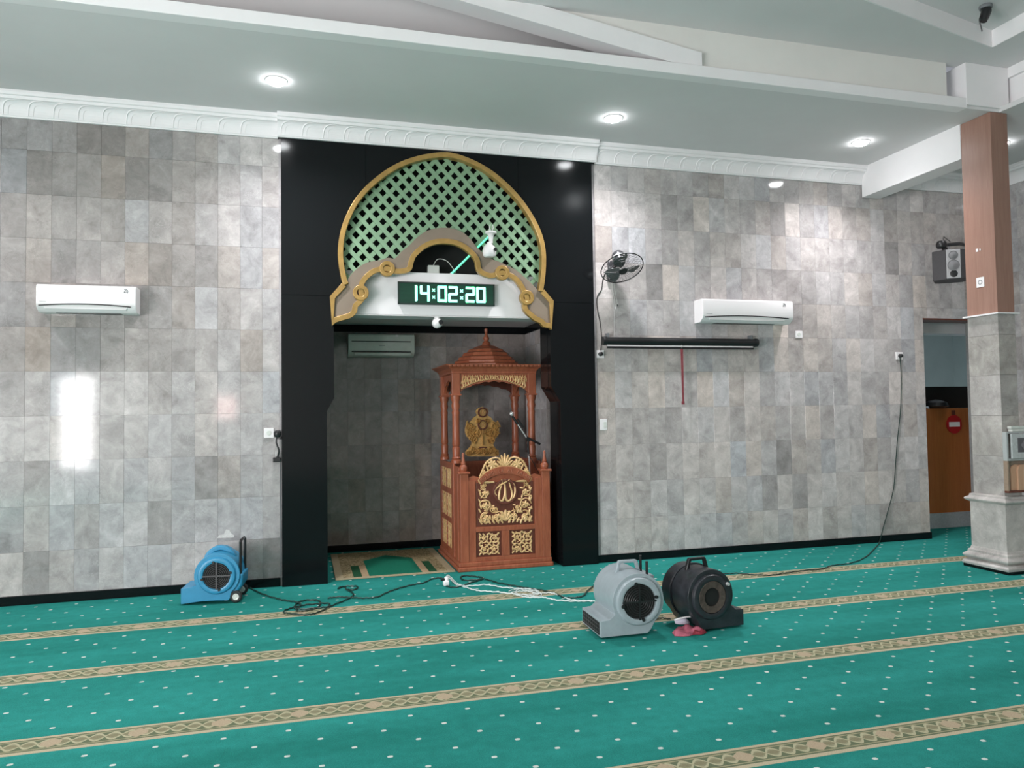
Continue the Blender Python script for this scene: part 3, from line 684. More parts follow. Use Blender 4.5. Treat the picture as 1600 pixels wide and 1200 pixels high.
def pulpit():
    X0 = 1.555; W_ = .975; D_ = 1.13
    t = thing('pulpit', 'carved red-brown wooden pulpit with domed canopy and pale gold panels inside the niche', 'pulpit', (X0, .05, 0))
    X1 = W_
    B = lambda name, *a, mat=M_wood, bev=.004: MB().box(*a).build(name, mat, t, bevel=bev)
    B('plinth', -.035, X1+.02, -.035, D_+.03, 0, .045, bev=.01); B('plinth_step', -.018, X1+.008, -.018, D_+.015, .045, .09, bev=.008)
    # front panel with arched top
    zt = .965
    top = [(.075+(.40-.0)*0, zt)]
    arch = [(.088, .955), (.15, .975)]+[(.485+.30*sin(a_), .80+.255*cos(a_)) for a_ in [-.95+k*1.9/14 for k in range(15)]]+[(.82, .975), (.885, .955)]
    MB().prism([(.07, .09), (.905, .09)]+arch[::-1], .018, .05).build('front_board', M_wood, t, bevel=.003)
    for nm, a in (('stile', (.085, .165, 0, .03, .09, .93)), ('stile', (.808, .888, 0, .03, .09, .93)), ('rail', (.165, .808, 0, .03, .395, .445)), ('rail', (.165, .808, 0, .03, .09, .135)), ('mullion', (.44, .525, 0, .03, .135, .395))): B(nm, *a)
    # corner posts with turned finials
    for nm, xa in (('post', 0), ('post', X1-.088)):
        p = B(nm, xa, xa+.088, -.008, .08, .09, 1.0); MB().box(xa-.018, xa+.106, -.026, .098, 1.0, 1.022).build('post_cap', M_wood, p, bevel=.005)
        MB().lathe([(.001, 1.022), (.034, 1.022), (.040, 1.04), (.043, 1.06), (.036, 1.082), (.022, 1.095), (.026, 1.105), (.021, 1.12), (.016, 1.15), (.012, 1.18), (.015, 1.195), (.011, 1.21), (.001, 1.222)], (xa+.044, .036, 0), seg=18).build('finial', M_wood, p, True)
    # arched name board with lettering
    ao = [(.485+.335*sin(a_), .78+.285*cos(a_)) for a_ in [-1.0+k*2.0/20 for k in range(21)]]; ai = [(.485+.305*sin(a_), .765+.222*cos(a_)) for a_ in [-1.0+k*2.0/20 for k in range(21)]]
    nb = MB().strip(ao, ai, -.012, .03).build('name_arch', M_wood, t, bevel=.003)
    txt = 'MUSHOLLA AL FALAH'
    for k, ch in enumerate(txt):
        if ch == ' ': continue
        cu = bpy.data.curves.new('letter', 'FONT'); cu.body = ch; cu.size = .052; cu.extrude = .0055; cu.align_x = 'CENTER'
        ob = bpy.data.objects.new('letter', cu); COL.objects.link(ob); bpy.context.view_layer.update()
        me = bpy.data.meshes.new_from_object(ob.evaluated_get(bpy.context.evaluated_depsgraph_get())); bpy.data.objects.remove(ob)
        me.materials.clear(); me.materials.append(M_woodl)
        o = bpy.data.objects.new('letter', me); COL.objects.link(o); o.parent = nb
        an = -.86+1.72*k/(len(txt)-1); o.location = (.485+.318*sin(an), -.0145, .772+.236*cos(an)); o.rotation_euler = (pi/2, an, 0); o.scale = (.72, 1, 1)
    # gold crest on top of the name arch
    m = MB(); y0, y1 = -.004, .016
    cr = lambda a_, k: (.485+(.335*k)*sin(a_), .78+(.285*k)*cos(a_))
    for s_ in (-1, 1):
        m.ribbon(cat_rom([cr(s_*.95, 1.02), cr(s_*.72, 1.12), cr(s_*.45, 1.32), cr(s_*.22, 1.36), cr(s_*.08, 1.22)], 5), .020, y0, y1)
        flower(m, cr(s_*.36, 1.16), .050, 7, y0-.004, y1); flower(m, cr(s_*.70, 1.07), .028, 6, y0-.002, y1)
        vine(m, cr(s_*.11, 1.04), .022, 1.2, 0, y0, y1, .009, s_); vine(m, cr(s_*.86, 1.04), .02, 1.2, 1, y0, y1, .008, s_)
        petal(m, cr(s_*.55, 1.02), pi/2-s_*.4, .06, .022, y0, y1); petal(m, cr(s_*.18, 1.02), pi/2-s_*.9, .07, .026, y0, y1)
        m.ribbon([cr(s_*(.95-.9*k/12), 1.015) for k in range(13)], .012, y0, y1, False)
    for k in range(7): petal(m, (.485, 1.06), pi/2+(k-3)*.30, .142-.012*abs(k-3), .026, y0-.006, y1)
    m.build('gold_crest', M_carve, t, True)
    # big carved panel with the calligraphy roundel
    gx0, gx1, gz0, gz1 = .206, .763, .462, .912
    B('panel_ground', gx0-.03, gx1+.03, .010, .022, gz0-.012, gz1-.01, mat=M_woodd)
    m = MB(); y0, y1 = -.004, .012; cc = (.483, .80)
    for s_ in (-1, 1):
        px = lambda x: .485+s_*x
        for (x, z, r, a0, f) in [(.215, .665, .068, 0, 1), (.215, .535, .066, 2, -1), (.09, .545, .062, 1, 1), (.225, .79, .058, 1.5, -1), (.235, .875, .036, .5, 1), (.13, .625, .046, 3, 1)]:
            vine(m, (px(x), z), r, 1.3, a0 if s_ > 0 else pi-a0, y0, y1, r*.22, f*s_)
            flower(m, (px(x), z), r*.55, 5, y0-.004, y1, a0)
            for q in range(4): petal(m, (px(x)+r*.8*cos(q*1.57+.6), z+r*.8*sin(q*1.57+.6)), q*1.57+1.4*s_, r*.7, r*.32, y0, y1)
        for k in range(9): petal(m, (px(.265), gz0+.03+k*.05), pi/2+s_*(.7 if k % 2 else -.5), .05, .018, y0, y1)
        for k in range(6): petal(m, (px(.03+k*.045), gz0+.012), pi/2-s_*.5, .06, .022, y0, y1)
        petal(m, (px(.26), .905), pi if s_ > 0 else 0, .14, .022, y0, y1)
    for k in range(5): petal(m, (.485, .50), pi/2+(k-2)*.45, .11, .035, y0-.003, y1)
    m.build('carved_vine_panel', M_carve, t, True)
    MB().strip(circ(cc, .132, 32), circ(cc, .108, 32), -.012, .012, True).build('roundel_frame', M_woodd, t, True, bevel=.003)
    MB().prism(circ(cc, .112, 32), .000, .012).build('roundel_ground', M_woodd, t)
    # the carved word in the roundel
    def g(x, y): p = onY(730+x/7.5, 730+y/7.5, .05); return (p.x-X0, p.z)
    m = MB()
    for st, wd in [([(540, 182), (560, 240), (560, 300), (545, 350), (525, 368)], .022), ([(490, 178), (515, 260), (525, 330), (505, 385), (470, 392), (450, 355), (447, 270), (440, 190)], .022),
                   ([(440, 195), (438, 300), (425, 370), (400, 396), (375, 380), (372, 330), (382, 265), (400, 215)], .022), ([(322, 272), (360, 230), (420, 190), (495, 145)], .018), ([(322, 265), (324, 310), (345, 332)], .018), ([(402, 142), (412, 190)], .013), ([(440, 135), (446, 172)], .013), ([(372, 190), (392, 225)], .013)]:
        m.ribbon(cat_rom([g(*p) for p in st], 5), wd, -.014, .002)
    m.build('calligraphy', M_carve, t, True)
    carved_panel(t, .196, .414, .155, .380, .014, (2, 2), 3, name='carved_leaf_panel'); carved_panel(t, .552, .770, .155, .380, .014, (2, 2), 5, name='carved_leaf_panel')
    B('panel_ground', .165, .44, .016, .026, .135, .395, mat=M_woodd); B('panel_ground', .525, .808, .016, .026, .135, .395, mat=M_woodd)
    # sides, three rows of paired carved panels
    yF, yB = .36, 1.02
    for sx, xa in ((-1, .0), (1, X1-.04)):
        B('side_board', xa+.004, xa+.036, .08, D_, .09, 1.06)
        xs_ = xa-.008 if sx < 0 else xa+.022
        for nm, ya, yb, za, zb in (('side_stile', .09, .20, .09, 1.0), ('side_stile', .32, .44, .09, 1.09), ('side_stile', 1.0, 1.12, .09, 1.09), ('side_stile', .70, .735, .10, 1.0), ('side_rail', .44, 1.0, .09, .16), ('side_rail', .44, 1.0, .43, .49), ('side_rail', .44, 1.0, .745, .81), ('side_rail', .44, 1.0, 1.02, 1.09)): B(nm, xs_, xs_+.026, ya, yb, za, zb)
        if sx < 0:
            for za, zb in ((.17, .42), (.50, .735), (.82, 1.01)):
                for ya, yb in ((.445, .695), (.74, .995)):
                    m = MB(); rr = .055
                    for i in range(2):
                        for j in range(3):
                            c_ = (ya+(yb-ya)*(i+.5)/2, za+(zb-za)*(j+.5)/3); flower(m, c_, .055, 6, -.010, 0); vine(m, c_, .06, 1.2, i+j, -.008, 0, .014)
                    m.v = [(xs_+.010+p[1], p[0], p[2]) for p in m.v]; m.build('carved_side_panel', M_carve, t, True)
    B('floor_board', .03, X1-.03, .05, D_, .42, .45, mat=M_woodd); B('back_board', .03, X1-.03, D_-.03, D_, .09, 1.06); B('seat_board', .05, X1-.05, .62, D_-.03, .74, .78, mat=M_woodd); B('seat_riser', .05, X1-.05, .60, .63, .45, .74, mat=M_woodd)
    # four turned columns
    cap = [(.001, 0), (.046, 0), (.046, .03), (.036, .04), (.042, .055), (.032, .07), (.036, .16), (.030, .18), (.036, .20), (.033, .30), (.033, .52), (.037, .55), (.030, .57), (.040, .62), (.033, .66), (.045, .70), (.045, .735), (.001, .735)]
    for x, y in ((.04, .38), (X1-.075, .38), (.04, 1.06), (X1-.075, 1.06)):
        MB().lathe([(r*1.2, h+1.09) for r, h in cap], (x, y, 0), seg=16).build('column', M_wood, t, True)
        B('column_head', x-.045, x+.045, y-.045, y+.045, 1.835, 2.07); B('column_head', x-.058, x+.058, y-.058, y+.058, 1.82, 1.838)
    # arched friezes between the columns
    xc0, xc1 = .085, X1-.12
    def frieze(x0, x1, z0, z1, rise, nn=7):
        P = [(x0, z1), (x0, z0)]
        for k in range(1, 40):
            u = k/40; z = z0+rise*sin(pi*u)**.75+(.014*abs(sin(nn*pi*u))); P.append((x0+(x1-x0)*u, z))
        return P+[(x1, z0), (x1, z1)]
    MB().prism(frieze(xc0, xc1, 1.85, 2.06, .115), .355, .385).build('front_frieze', M_wood, t)
    MB().prism(frieze(xc0, xc1, 1.86, 2.06, .09), 1.045, 1.075).build('back_frieze', M_woodd, t)
    for x in (.03, X1-.095): MB().prism([(p[0], p[1]) for p in frieze(.43, 1.01, 1.86, 2.06, .13, 5)], x, x+.03, 'x').build('side_frieze', M_wood, t)
    # flowing script carved on the front frieze
    rn = random.Random(11); m = MB(); y0, y1 = .343, .356; n = 26
    for k in range(n):
        u = (k+.5)/n; x = xc0+.02+(xc1-xc0-.04)*u; zb = 1.85+.115*sin(pi*u)**.75+.032; zt_ = 2.045; h = zt_-zb; s_ = rn.choice((-1, 1))
        m.ribbon(cat_rom([(x+.006*s_, zt_), (x-.004*s_, zb+h*.55), (x+.004, zb+h*.2), (x-.014, zb), (x-.026, zb+h*.18)], 4), .0125, y0, y1)
        if k % 2: m.ribbon(cat_rom([(x-.02, zb+h*.75), (x+.004, zb+h*.9), (x+.018, zb+h*.62), (x, zb+h*.5)], 4), .009, y0, y1)
        if k % 3 == 0: m.lathe([(.001, -y0), (.007, -y0-.002), (.008, -y1)], (x+.012, 0, zb+h*.3), 'y', 8)
        if abs(u-.5) > .3: m.ribbon(cat_rom([(x+.012, zb+.02), (x, zb+h*.35), (x-.014, zb+h*.5), (x-.02, zb+h*.33)], 4), .010, y0, y1); vine(m, (x, zb+h*.5), .022, 1, k, y0, y1, .008)
    m.build('carved_script', M_carve, t, True)
    # canopy cornice and ribbed dome
    B('canopy_beam', -.01, X1-.025, .33, 1.11, 2.06, 2.085)
    P = [(.47, .34), (.50, .40)]
    MB().add([(x, y, z) for z, e_ in ((2.085, .0), (2.115, .02), (2.145, .065), (2.158, .075)) for x, y in ((-.01-e_, .33-e_), (X1-.025+e_, .33-e_), (X1-.025+e_, 1.11+e_), (-.01-e_, 1.11+e_))],
             [(4*k+i, 4*k+(i+1) % 4, 4*k+4+(i+1) % 4, 4*k+4+i) for k in range(3) for i in range(4)]+[(0, 3, 2, 1), (12, 13, 14, 15)]).build('canopy_cornice', M_wood, t)
    for k in range(22): B('cornice_tooth', -.055+k*.0478, -.055+k*.0478+.034, .258, .275, 2.132, 2.157, bev=.003)
    cxd, cyd = .475, .72; prof = [(.42, 2.158), (.42, 2.175), (.375, 2.19), (.372, 2.215), (.335, 2.228), (.325, 2.26), (.285, 2.275), (.27, 2.31), (.225, 2.325), (.205, 2.352), (.155, 2.368), (.12, 2.388), (.07, 2.40), (.05, 2.41)]
    MB().lathe([(.001, 2.158)]+prof+[(.001, 2.41)], (cxd, cyd, 0), seg=8).build('dome', M_wood, t, bevel=.004)
    MB().lathe([(.001, 2.40), (.045, 2.405), (.052, 2.42), (.040, 2.44), (.024, 2.455), (.034, 2.475), (.036, 2.49), (.020, 2.515), (.014, 2.55), (.020, 2.56), (.020, 2.59), (.010, 2.60), (.001, 2.605)], (cxd, cyd, 0), seg=16).build('dome_finial', M_wood, t, True)
    # carved gold seat back with two roundels
    def s(x, y): p = onY(700+x/9.23, 620+y/9.23, 1.04); return (p.x-X0, p.z)
    Ls = [(495, 145), (430, 170), (405, 215), (420, 265), (370, 300), (330, 350), (270, 400), (250, 480), (270, 560), (320, 620), (345, 660), (320, 720), (265, 780), (255, 830), (300, 860)]
    Rs = [(300+ (495-300)*2-(x-0)*1+0, y) for x, y in Ls]; Rs = [(990-x, y) for x, y in Ls]
    out = cat_rom([s(*p) for p in Ls], 4)+cat_rom([s(*p) for p in Rs[::-1]], 4)
    bk = MB().prism(out, .99, 1.03).build('seat_back', M_carve2, t, bevel=.006)
    m = MB(); y0, y1 = .958, .992
    for s_ in (-1, 1):
        q = lambda x, y: s(495+s_*x, y)
        for x, y, r, a0 in [(185, 430, .058, 0), (190, 520, .05, 2), (90, 520, .056, 1), (130, 620, .05, 3), (70, 350, .03, 2), (130, 770, .046, 0), (210, 810, .035, 1), (50, 790, .04, 2)]:
            vine(m, q(x, y), r, 1.4, a0, y0, y1, r*.3, s_); flower(m, q(x, y), r*.45, 5, y0, y1)
            for k in range(3): petal(m, q(x, y), a0+k*2.1, r*1.1, r*.35, y0, y1)
        for k in range(5): petal(m, q(235-k*18, 400+k*60 if k < 3 else 400+k*55), pi/2+s_*.4, .05, .02, y0, y1)
    m.ribbon([s(495, 460), s(495, 700)], .016, y0, y1); m.build('seat_carving', M_carve2, bk, True)
    for yy, rr in ((225, .052), (405, .052)):
        c = s(497, yy); MB().strip(circ(c, rr*1.15, 24), circ(c, rr*.82, 24), .968, 1.0, True).build('seat_roundel', M_woodd, bk, True)
        m = MB()
        for dx in (-.018, 0, .018): m.ribbon(cat_rom([(c[0]+dx-.006, c[1]+.026), (c[0]+dx+.002, c[1]), (c[0]+dx-.004, c[1]-.024)], 4), .011, .974, .992)
        m.build('seat_script', M_carve, bk, True)
    for a, b in [((450, 722), (560, 738))]:
        p, q = s(*a), s(*b); MB().box(p[0], q[0], .984, .99, q[1], p[1]).build('seat_slot', M_woodd, bk)
pulpit()
# small books stacked inside the pulpit, right of the seat
p = onY(820, 710, .75)
t = thing('prayer_mat_roll', 'dark maroon bundle on the pulpit seat, right of the microphone', 'bundle', (p.x, .80, .83-.05))
MB().box(-.10, .10, -.12, .12, 0, .24).build('cloth', speck('maroon_cloth', (.10, .012, .014), .8), t, True, bevel=.05, seg=4)
# microphone on a boom stand inside the pulpit
def micstand():
    Ym = .30
    P = lambda x, y: onY(x, y, Ym)
    b = P(828, 742); j = P(825, 687); h = P(799, 648); e_ = P(844, 694)
    t = thing('microphone_stand', 'silver and black boom microphone stand at the right of the pulpit', 'microphone stand', (b.x, Ym, .45))
    q = lambda v: v-Vector((b.x, Ym, .45))
    MB().lathe([(.001, 0), (.075, 0), (.08, .01), (.03, .03), (.001, .03)], seg=20).build('base', M_dark, t, True)
    MB().tube([(0, 0, .02), q(b), q(j)*.6+q(b)*.4], .009, 10).build('lower_pole', M_chrome, t, True)
    MB().tube([q(j)*.6+q(b)*.4, q(j)], .012, 10).build('upper_pole', M_dark, t, True)
    MB().lathe([(.001, -.02), (.022, -.02), (.022, .02), (.001, .02)], q(j), 'y', 14).build('clutch', M_dark, t, True)
    d = (h-j); MB().tube([q(j), q(j+d*.85)], .008, 8).build('boom', M_chrome, t, True)
    MB().tube([q(j+d*.1), q(e_)], .013, 8).build('boom_grip', M_dark, t, True)
    MB().tube([q(j+d*.62), q(j+d*.95)], [.016, .013], 10).build('clip', M_dark, t, True)
    m0 = j+d*.42; MB().tube([q(m0+Vector((.02, -.02, .02))), q(m0+d*.34+Vector((.02, -.02, .02)))], [.010, .012], 10).build('mic_body', M_dark, t, True)
    hb = q(h+Vector((0, -.01, .01))); MB().lathe([(.024*cos(a), .024*sin(a)) for a in [-pi/2+.05+k*(pi-.1)/10 for k in range(11)]], hb, 'z', 14).build('mic_head', M_chrome, t, True)
    MB().tube(cat_rom([q(j), q(j)+Vector((-.02, -.03, -.12)), q(j)+Vector((.05, -.02, -.25)), q(b)+Vector((.10, 0, .02))], 6), .004, 6).build('cable', M_rubber, t, True)
micstand()
# white board standing in for a slit of light, seen between the right columns
a, b = onX(822, 612, NX1-.03), onX(832, 705, NX1-.03)
t = thing('light_slit_board', 'narrow white board standing in for a light slit, behind the right pulpit columns', 'board', (NX1-.012, (a.y+b.y)/2, b.z))
hw = abs(a.y-b.y)/2
MB().box(-.02, 0, -hw, hw, 0, a.z-b.z).build('panel', M_plastic, t, bevel=.003)
MB().box(-.024, 0, -hw-.02, -hw, -.02, a.z-b.z+.02).box(-.024, 0, hw, hw+.02, -.02, a.z-b.z+.02).build('frame', M_woodd, t)
# prayer rug in the niche
def rug():
    b = MB(); x0, x1, y0, y1 = .30, 1.50, .06, 1.45
    o = MB().box(x0, x1, y0, y1, .003, .012).build('prayer_rug', rug_mat(), None, bevel=0)
    me = o.data; uv = me.uv_layers.new(name='rug')
    for p in me.polygons:
        for li_ in p.loop_indices:
            v = me.vertices[me.loops[li_].vertex_index].co; uv.data[li_].uv = ((v.x-x0)/(x1-x0)*1.28, v.y-y0)
    tag(o, 'green and cream patterned prayer rug on the niche floor beside the pulpit', 'rug')
rug()
# ------------------------------------------------------------------ pillar
def pillar():
    X0, X1, Y0, Y1 = 6.585, 6.80, -1.795, -1.445
    pl = struct(MB().box(X0+.012, X1-.012, Y0+.012, Y1-.012, 0, ZC).build('pillar', M_grout))
    MB().box(X0, X1, Y0, Y1, 2.545, ZC-.002).build('wood_cladding', M_pillarwood, pl, bevel=.003)
    MB().box(X0-.03, X1+.03, Y0-.03, Y1+.03, 2.53, 2.545).build('ledge', M_white, pl)
    for k, (za, zb) in enumerate(((.74, 1.13), (1.13, 1.53), (1.53, 1.93), (1.93, 2.33), (2.33, 2.53))):
        o = MB().box(X0, X1, Y0, Y1, za+.001, zb-.001).build('marble_block', M_tile, pl, bevel=.002); o.color = (.93+.02*(k % 2), .92+.02*(k % 2), .88, 1)
    def ring(name, z0, prof):
        n = len(prof); vs_ = []; fs = []
        for e_, z in prof: vs_ += [(X0-e_, Y0-e_, z0+z), (X1+e_, Y0-e_, z0+z), (X1+e_, Y1+e_, z0+z), (X0-e_, Y1+e_, z0+z)]
        fs = [(4*k+i, 4*k+(i+1) % 4, 4*k+4+(i+1) % 4, 4*k+4+i) for k in range(n-1) for i in range(4)]+[(0, 3, 2, 1), (4*n-4, 4*n-3, 4*n-2, 4*n-1)]
        o = MB().add(vs_, fs).build(name, M_marble, pl, True); o.color = (.95, .95, .95, 1)
    bump_ = lambda e0, z0, r, z1: [(e0+r*sin(pi*k/8), z0+(z1-z0)*k/8) for k in range(9)]
    ring('top_moulding', .66, [(.03, 0)]+bump_(.035, .005, .03, .055)+[(.03, .06), (.03, .075), (.012, .085)])
    ring('pedestal', .21, [(.025, 0), (.025, .45)])
    ring('base_moulding', 0, [(.085, .03), (.09, .05), (.075, .075), (.05, .085)]+bump_(.055, .09, .03, .15)+[(.05, .155), (.05, .175), (.035, .185), (.028, .21)])
    MB().box(X0-.08, X1+.08, Y0-.08, Y1+.08, 0, .032).build('black_footing', M_gran, pl)
    return X0, X1, Y0, Y1
PXa, PXb, PYa, PYb = pillar()
# white sticker plate on the pillar
c = onX(1532, 441, PXa)
t = thing('sticker', 'small white square sticker with grey circle on the wood-clad pillar', 'sticker', (PXa-.001, c.y, c.z))
MB().box(-.003, 0, -.045, .045, -.05, .05).build('plate', M_plastic, t)
m = MB().strip(circ((0, 0), .024, 20), circ((0, 0), .018, 20), -.001, 0, True); m.v = [(-.0035+p[1], p[0], p[2]) for p in m.v]; m.build('printed_ring', M_mark, t)
c = onX(1527, 391, PXa)
tag(MB().box(-.004, 0, -.012, .012, -.016, .016).box(-.004, 0, -.04, -.03, -.01, .01).build('paint_chip', M_white, None, loc=(PXa-.0005, c.y, c.z)), 'small white paint chip high on the wood-clad pillar', 'paint chip')
# shelf unit hung on the pillar front with frame, books and wooden stands
def shelf():
    x0 = PXa+.005; Yp = PYa; D = .045
    M_sh = speck('grey_shelf_laminate', (.40, .42, .42), .5, .05, 9)
    t = thing('wall_shelf', 'small grey and brown shelf hung on the pillar at the right edge of the picture', 'shelf', (x0-.02, Yp-.012, .80))
    MB().box(0, .44, -D, 0, .29, .31).build('upper_board', M_sh, t, bevel=.003); MB().box(0, .44, -D, 0, -.02, 0).build('lower_board', M_woodd, t, bevel=.003)
    M_tb = speck('tan_board', (.30, .22, .16), .6); MB().box(0, .018, -D, 0, .0, .29).build('side_board', M_tb, t); MB().box(.42, .44, -D, 0, 0, .29).build('side_board', M_tb, t); MB().box(.018, .42, -.012, 0, 0, .29).build('back_board', speck('tan_back', (.24, .18, .14), .7), t)
    MB().box(0, .44, -D, 0, .555, .57).box(0, .018, -D, 0, .31, .555).box(.42, .44, -D, 0, .31, .555).build('top_box', M_sh, t)
    a = thing('picture_frame', 'grey framed dark emblem plate on the pillar shelf', 'picture', (x0+.0, Yp-.012-D-.002, 1.112))
    MB().box(.02, .40, -.02, 0, 0, .24).build('plate', speck('pale_plate', (.46, .49, .49), .4), a, bevel=.004); MB().box(.09, .33, -.024, -.02, .06, .20).build('emblem_ground', Mat('emblem_grey', (.10, .095, .105), .5).m, a)
    MB().prism([(.12, .13), (.17, .18), (.26, .18), (.31, .13), (.26, .085), (.17, .085)], -.026, -.024).build('emblem', Mat('emblem_light', (.20, .19, .205), .5).m, a)
    for k in range(2): tag(MB().box(.04+.01*k, .40, -.045, 0, 0, .026).build('book', M_plastic2, None, bevel=.003, loc=(x0, Yp-.014, 1.372+.028*(1-k))), ['pale book on top of the shelf stack at the right edge', 'pale book lying under another on top of the pillar shelf'][k], 'book', 'books on the pillar shelf')
    M_tan = wood('light_stand_wood', (.50, .29, .18), (.62, .40, .27), .5)
    for k, (dx, y) in enumerate(((.075, -.022), (.14, -.042))):
        P = [(0, 0), (.18, 0), (.18, .22), (.16, .245), (.05, .25), (.015, .235), (0, .20)]
        o = tag(MB().prism(P, 0, .018).build('book_stand', M_tan, None, bevel=.003, loc=(x0+dx-.03, Yp-.012+y, .801)), ['tan wooden book stand at the back of the pillar shelf', 'tan wooden book stand at the front of the pillar shelf'][k], 'book stand', 'wooden book stands')
        MB().prism([(.10, .20), (.15, .20), (.15, .222), (.10, .222)], -.001, .0).build('grip_hole', M_dark, o)
shelf()
# ------------------------------------------------------------------ doorway right of the wall: inner room with veneer partition
struct(MB().box(DX0-.002, DX1, -.006, .26, DZ-.016, DZ+.004).build('door_1', M_woodd))
struct(MB().box(DX0-.2, 10.6, 2.6, 2.7, 0, 3.2).box(10.6, 10.7, .25, 2.6, 0, 3.2).box(8.6, 10.6, .25, .3, 0, 3.2).box(7.2, 7.24, .25, 2.6, 0, 3.2).build('wall_inner_room', M_wall2))
struct(MB().box(7.2, 10.7, .25, 2.7, 3.2, 3.25).build('ceiling_inner_room', M_ceil))
struct(MB().box(7.24, 10.6, .5, .75, 2.60, 3.199).build('beam_inner_room', M_white))
t = thing('veneer_partition', 'orange-brown veneer partition with grey kick plate inside the doorway', 'partition', (7.43, .62, 0))
MB().box(.0, 2.2, 0, .05, .17, 1.60).build('veneer_sheet', M_orange, t); MB().box(.02, 2.2, -.03, .0, 0, .20).build('kick_plate', speck('grey_plate', (.42, .43, .44), .4), t, bevel=.004)
MB().box(.0, .02, -.02, .06, 0, 1.61).build('edge_strip', M_woodd, t)
t = thing('dark_shelf', 'dark shelf with black bags above the partition inside the doorway', 'shelf', (7.43, .86, 1.60))
MB().box(0, 2.2, 0, .35, 0, .30).build('shelf_box', M_void, t)
t = thing('black_bag', 'crumpled black bag on top of the veneer partition', 'bag', (8.25, .66, 1.60)); MB().lathe([(.001, 0), (.10, 0), (.16, .03), (.14, .08), (.07, .11), (.001, .12)], (0, 0, 0), seg=9).build('bag_body', M_dark, t, True)
c = onY(1492, 663, .59)
t = thing('round_sign', 'round red sign with white bar on the veneer partition in the doorway', 'sign', (c.x, .61, c.z))
MB().lathe([(.001, 0), (.125, 0), (.125, .012), (.001, .012)], (0, 0, 0), 'y', 32).build('disc', M_red, t, True); MB().box(-.088, .088, -.016, -.012, -.032, .032).build('white_bar', M_plastic, t)
MB().box(-.03, .03, -.005, 0, .11, .19).build('hanger', M_woodd, t)
# ------------------------------------------------------------------ speaker on a swivel bracket
def speaker():
    c = onY(1487, 414, -.42); t = thing('wall_speaker', 'grey loudspeaker with silver driver strip on a black swivel bracket', 'speaker', (c.x, -.42, c.z), RD(-36)); t.scale = (1.3, 1.3, 1.32)
    M_cab = speck('charcoal_cabinet', (.045, .042, .045), .6, .1, 60); M_sil = Mat('silver_baffle', (.40, .40, .41), .4, .3).m
    w_, h = .155, .135
    MB().prism([(-w_, .02), (-.06, -.05), (.07, -.05), (w_+.01, .0), (w_*.8, .2), (-w_*.7, .2)], -h, h, 'z').build('cabinet', M_cab, t, bevel=.006)
    MB().box(-.052, .062, -.058, -.045, -h+.006, h-.004).build('baffle', M_sil, t, bevel=.003)
    M_cone = Mat('grey_cone', (.16, .16, .165), .5).m
    for z, r, nm, mt in ((.078, .034, 'tweeter', M_cone), (-.012, .045, 'woofer', M_cone), (-.088, .029, 'bass_port', M_dark)):
        if nm == 'bass_port': MB().lathe([(.001, .059), (r, .059), (r+.003, .058)], (.005, 0, z), 'y', 24).build(nm, mt, t, True)
        else: MB().lathe([(.001, .072), (r*.4, .070), (r*.8, .063), (r, .060), (r+.004, .063), (r+.005, .057)], (.005, 0, z), 'y', 24).build(nm, mt, t, True)
    t2 = thing('speaker_bracket', 'black swivel arm bracket above the grey loudspeaker', 'bracket', (c.x, -.38, c.z+.185))
    MB().lathe([(.001, -.03), (.05, -.03), (.06, -.01), (.06, .02), (.045, .05), (.001, .055)], (-.10, 0, .055), 'z', 18).build('swivel', M_dark, t2, True)
    MB().tube([(-.10, 0, .055), (.25, .08, .11), (.74, .375, .17)], .022, 8).build('arm', M_dark, t2, True); MB().box(-.075, -.03, -.02, .02, -.02, .03).build('clamp', M_dark, t2)
    MB().box(.69, .79, .365, .380, .06, .28).build('wall_plate', M_dark, t2)
    MB().tube([(-.06, .0, .09), (-.05, .02, .15), (-.03, .03, .17), (.10, .06, .12)], .004, 6).build('wire', M_rubber, t2, True)
speaker()
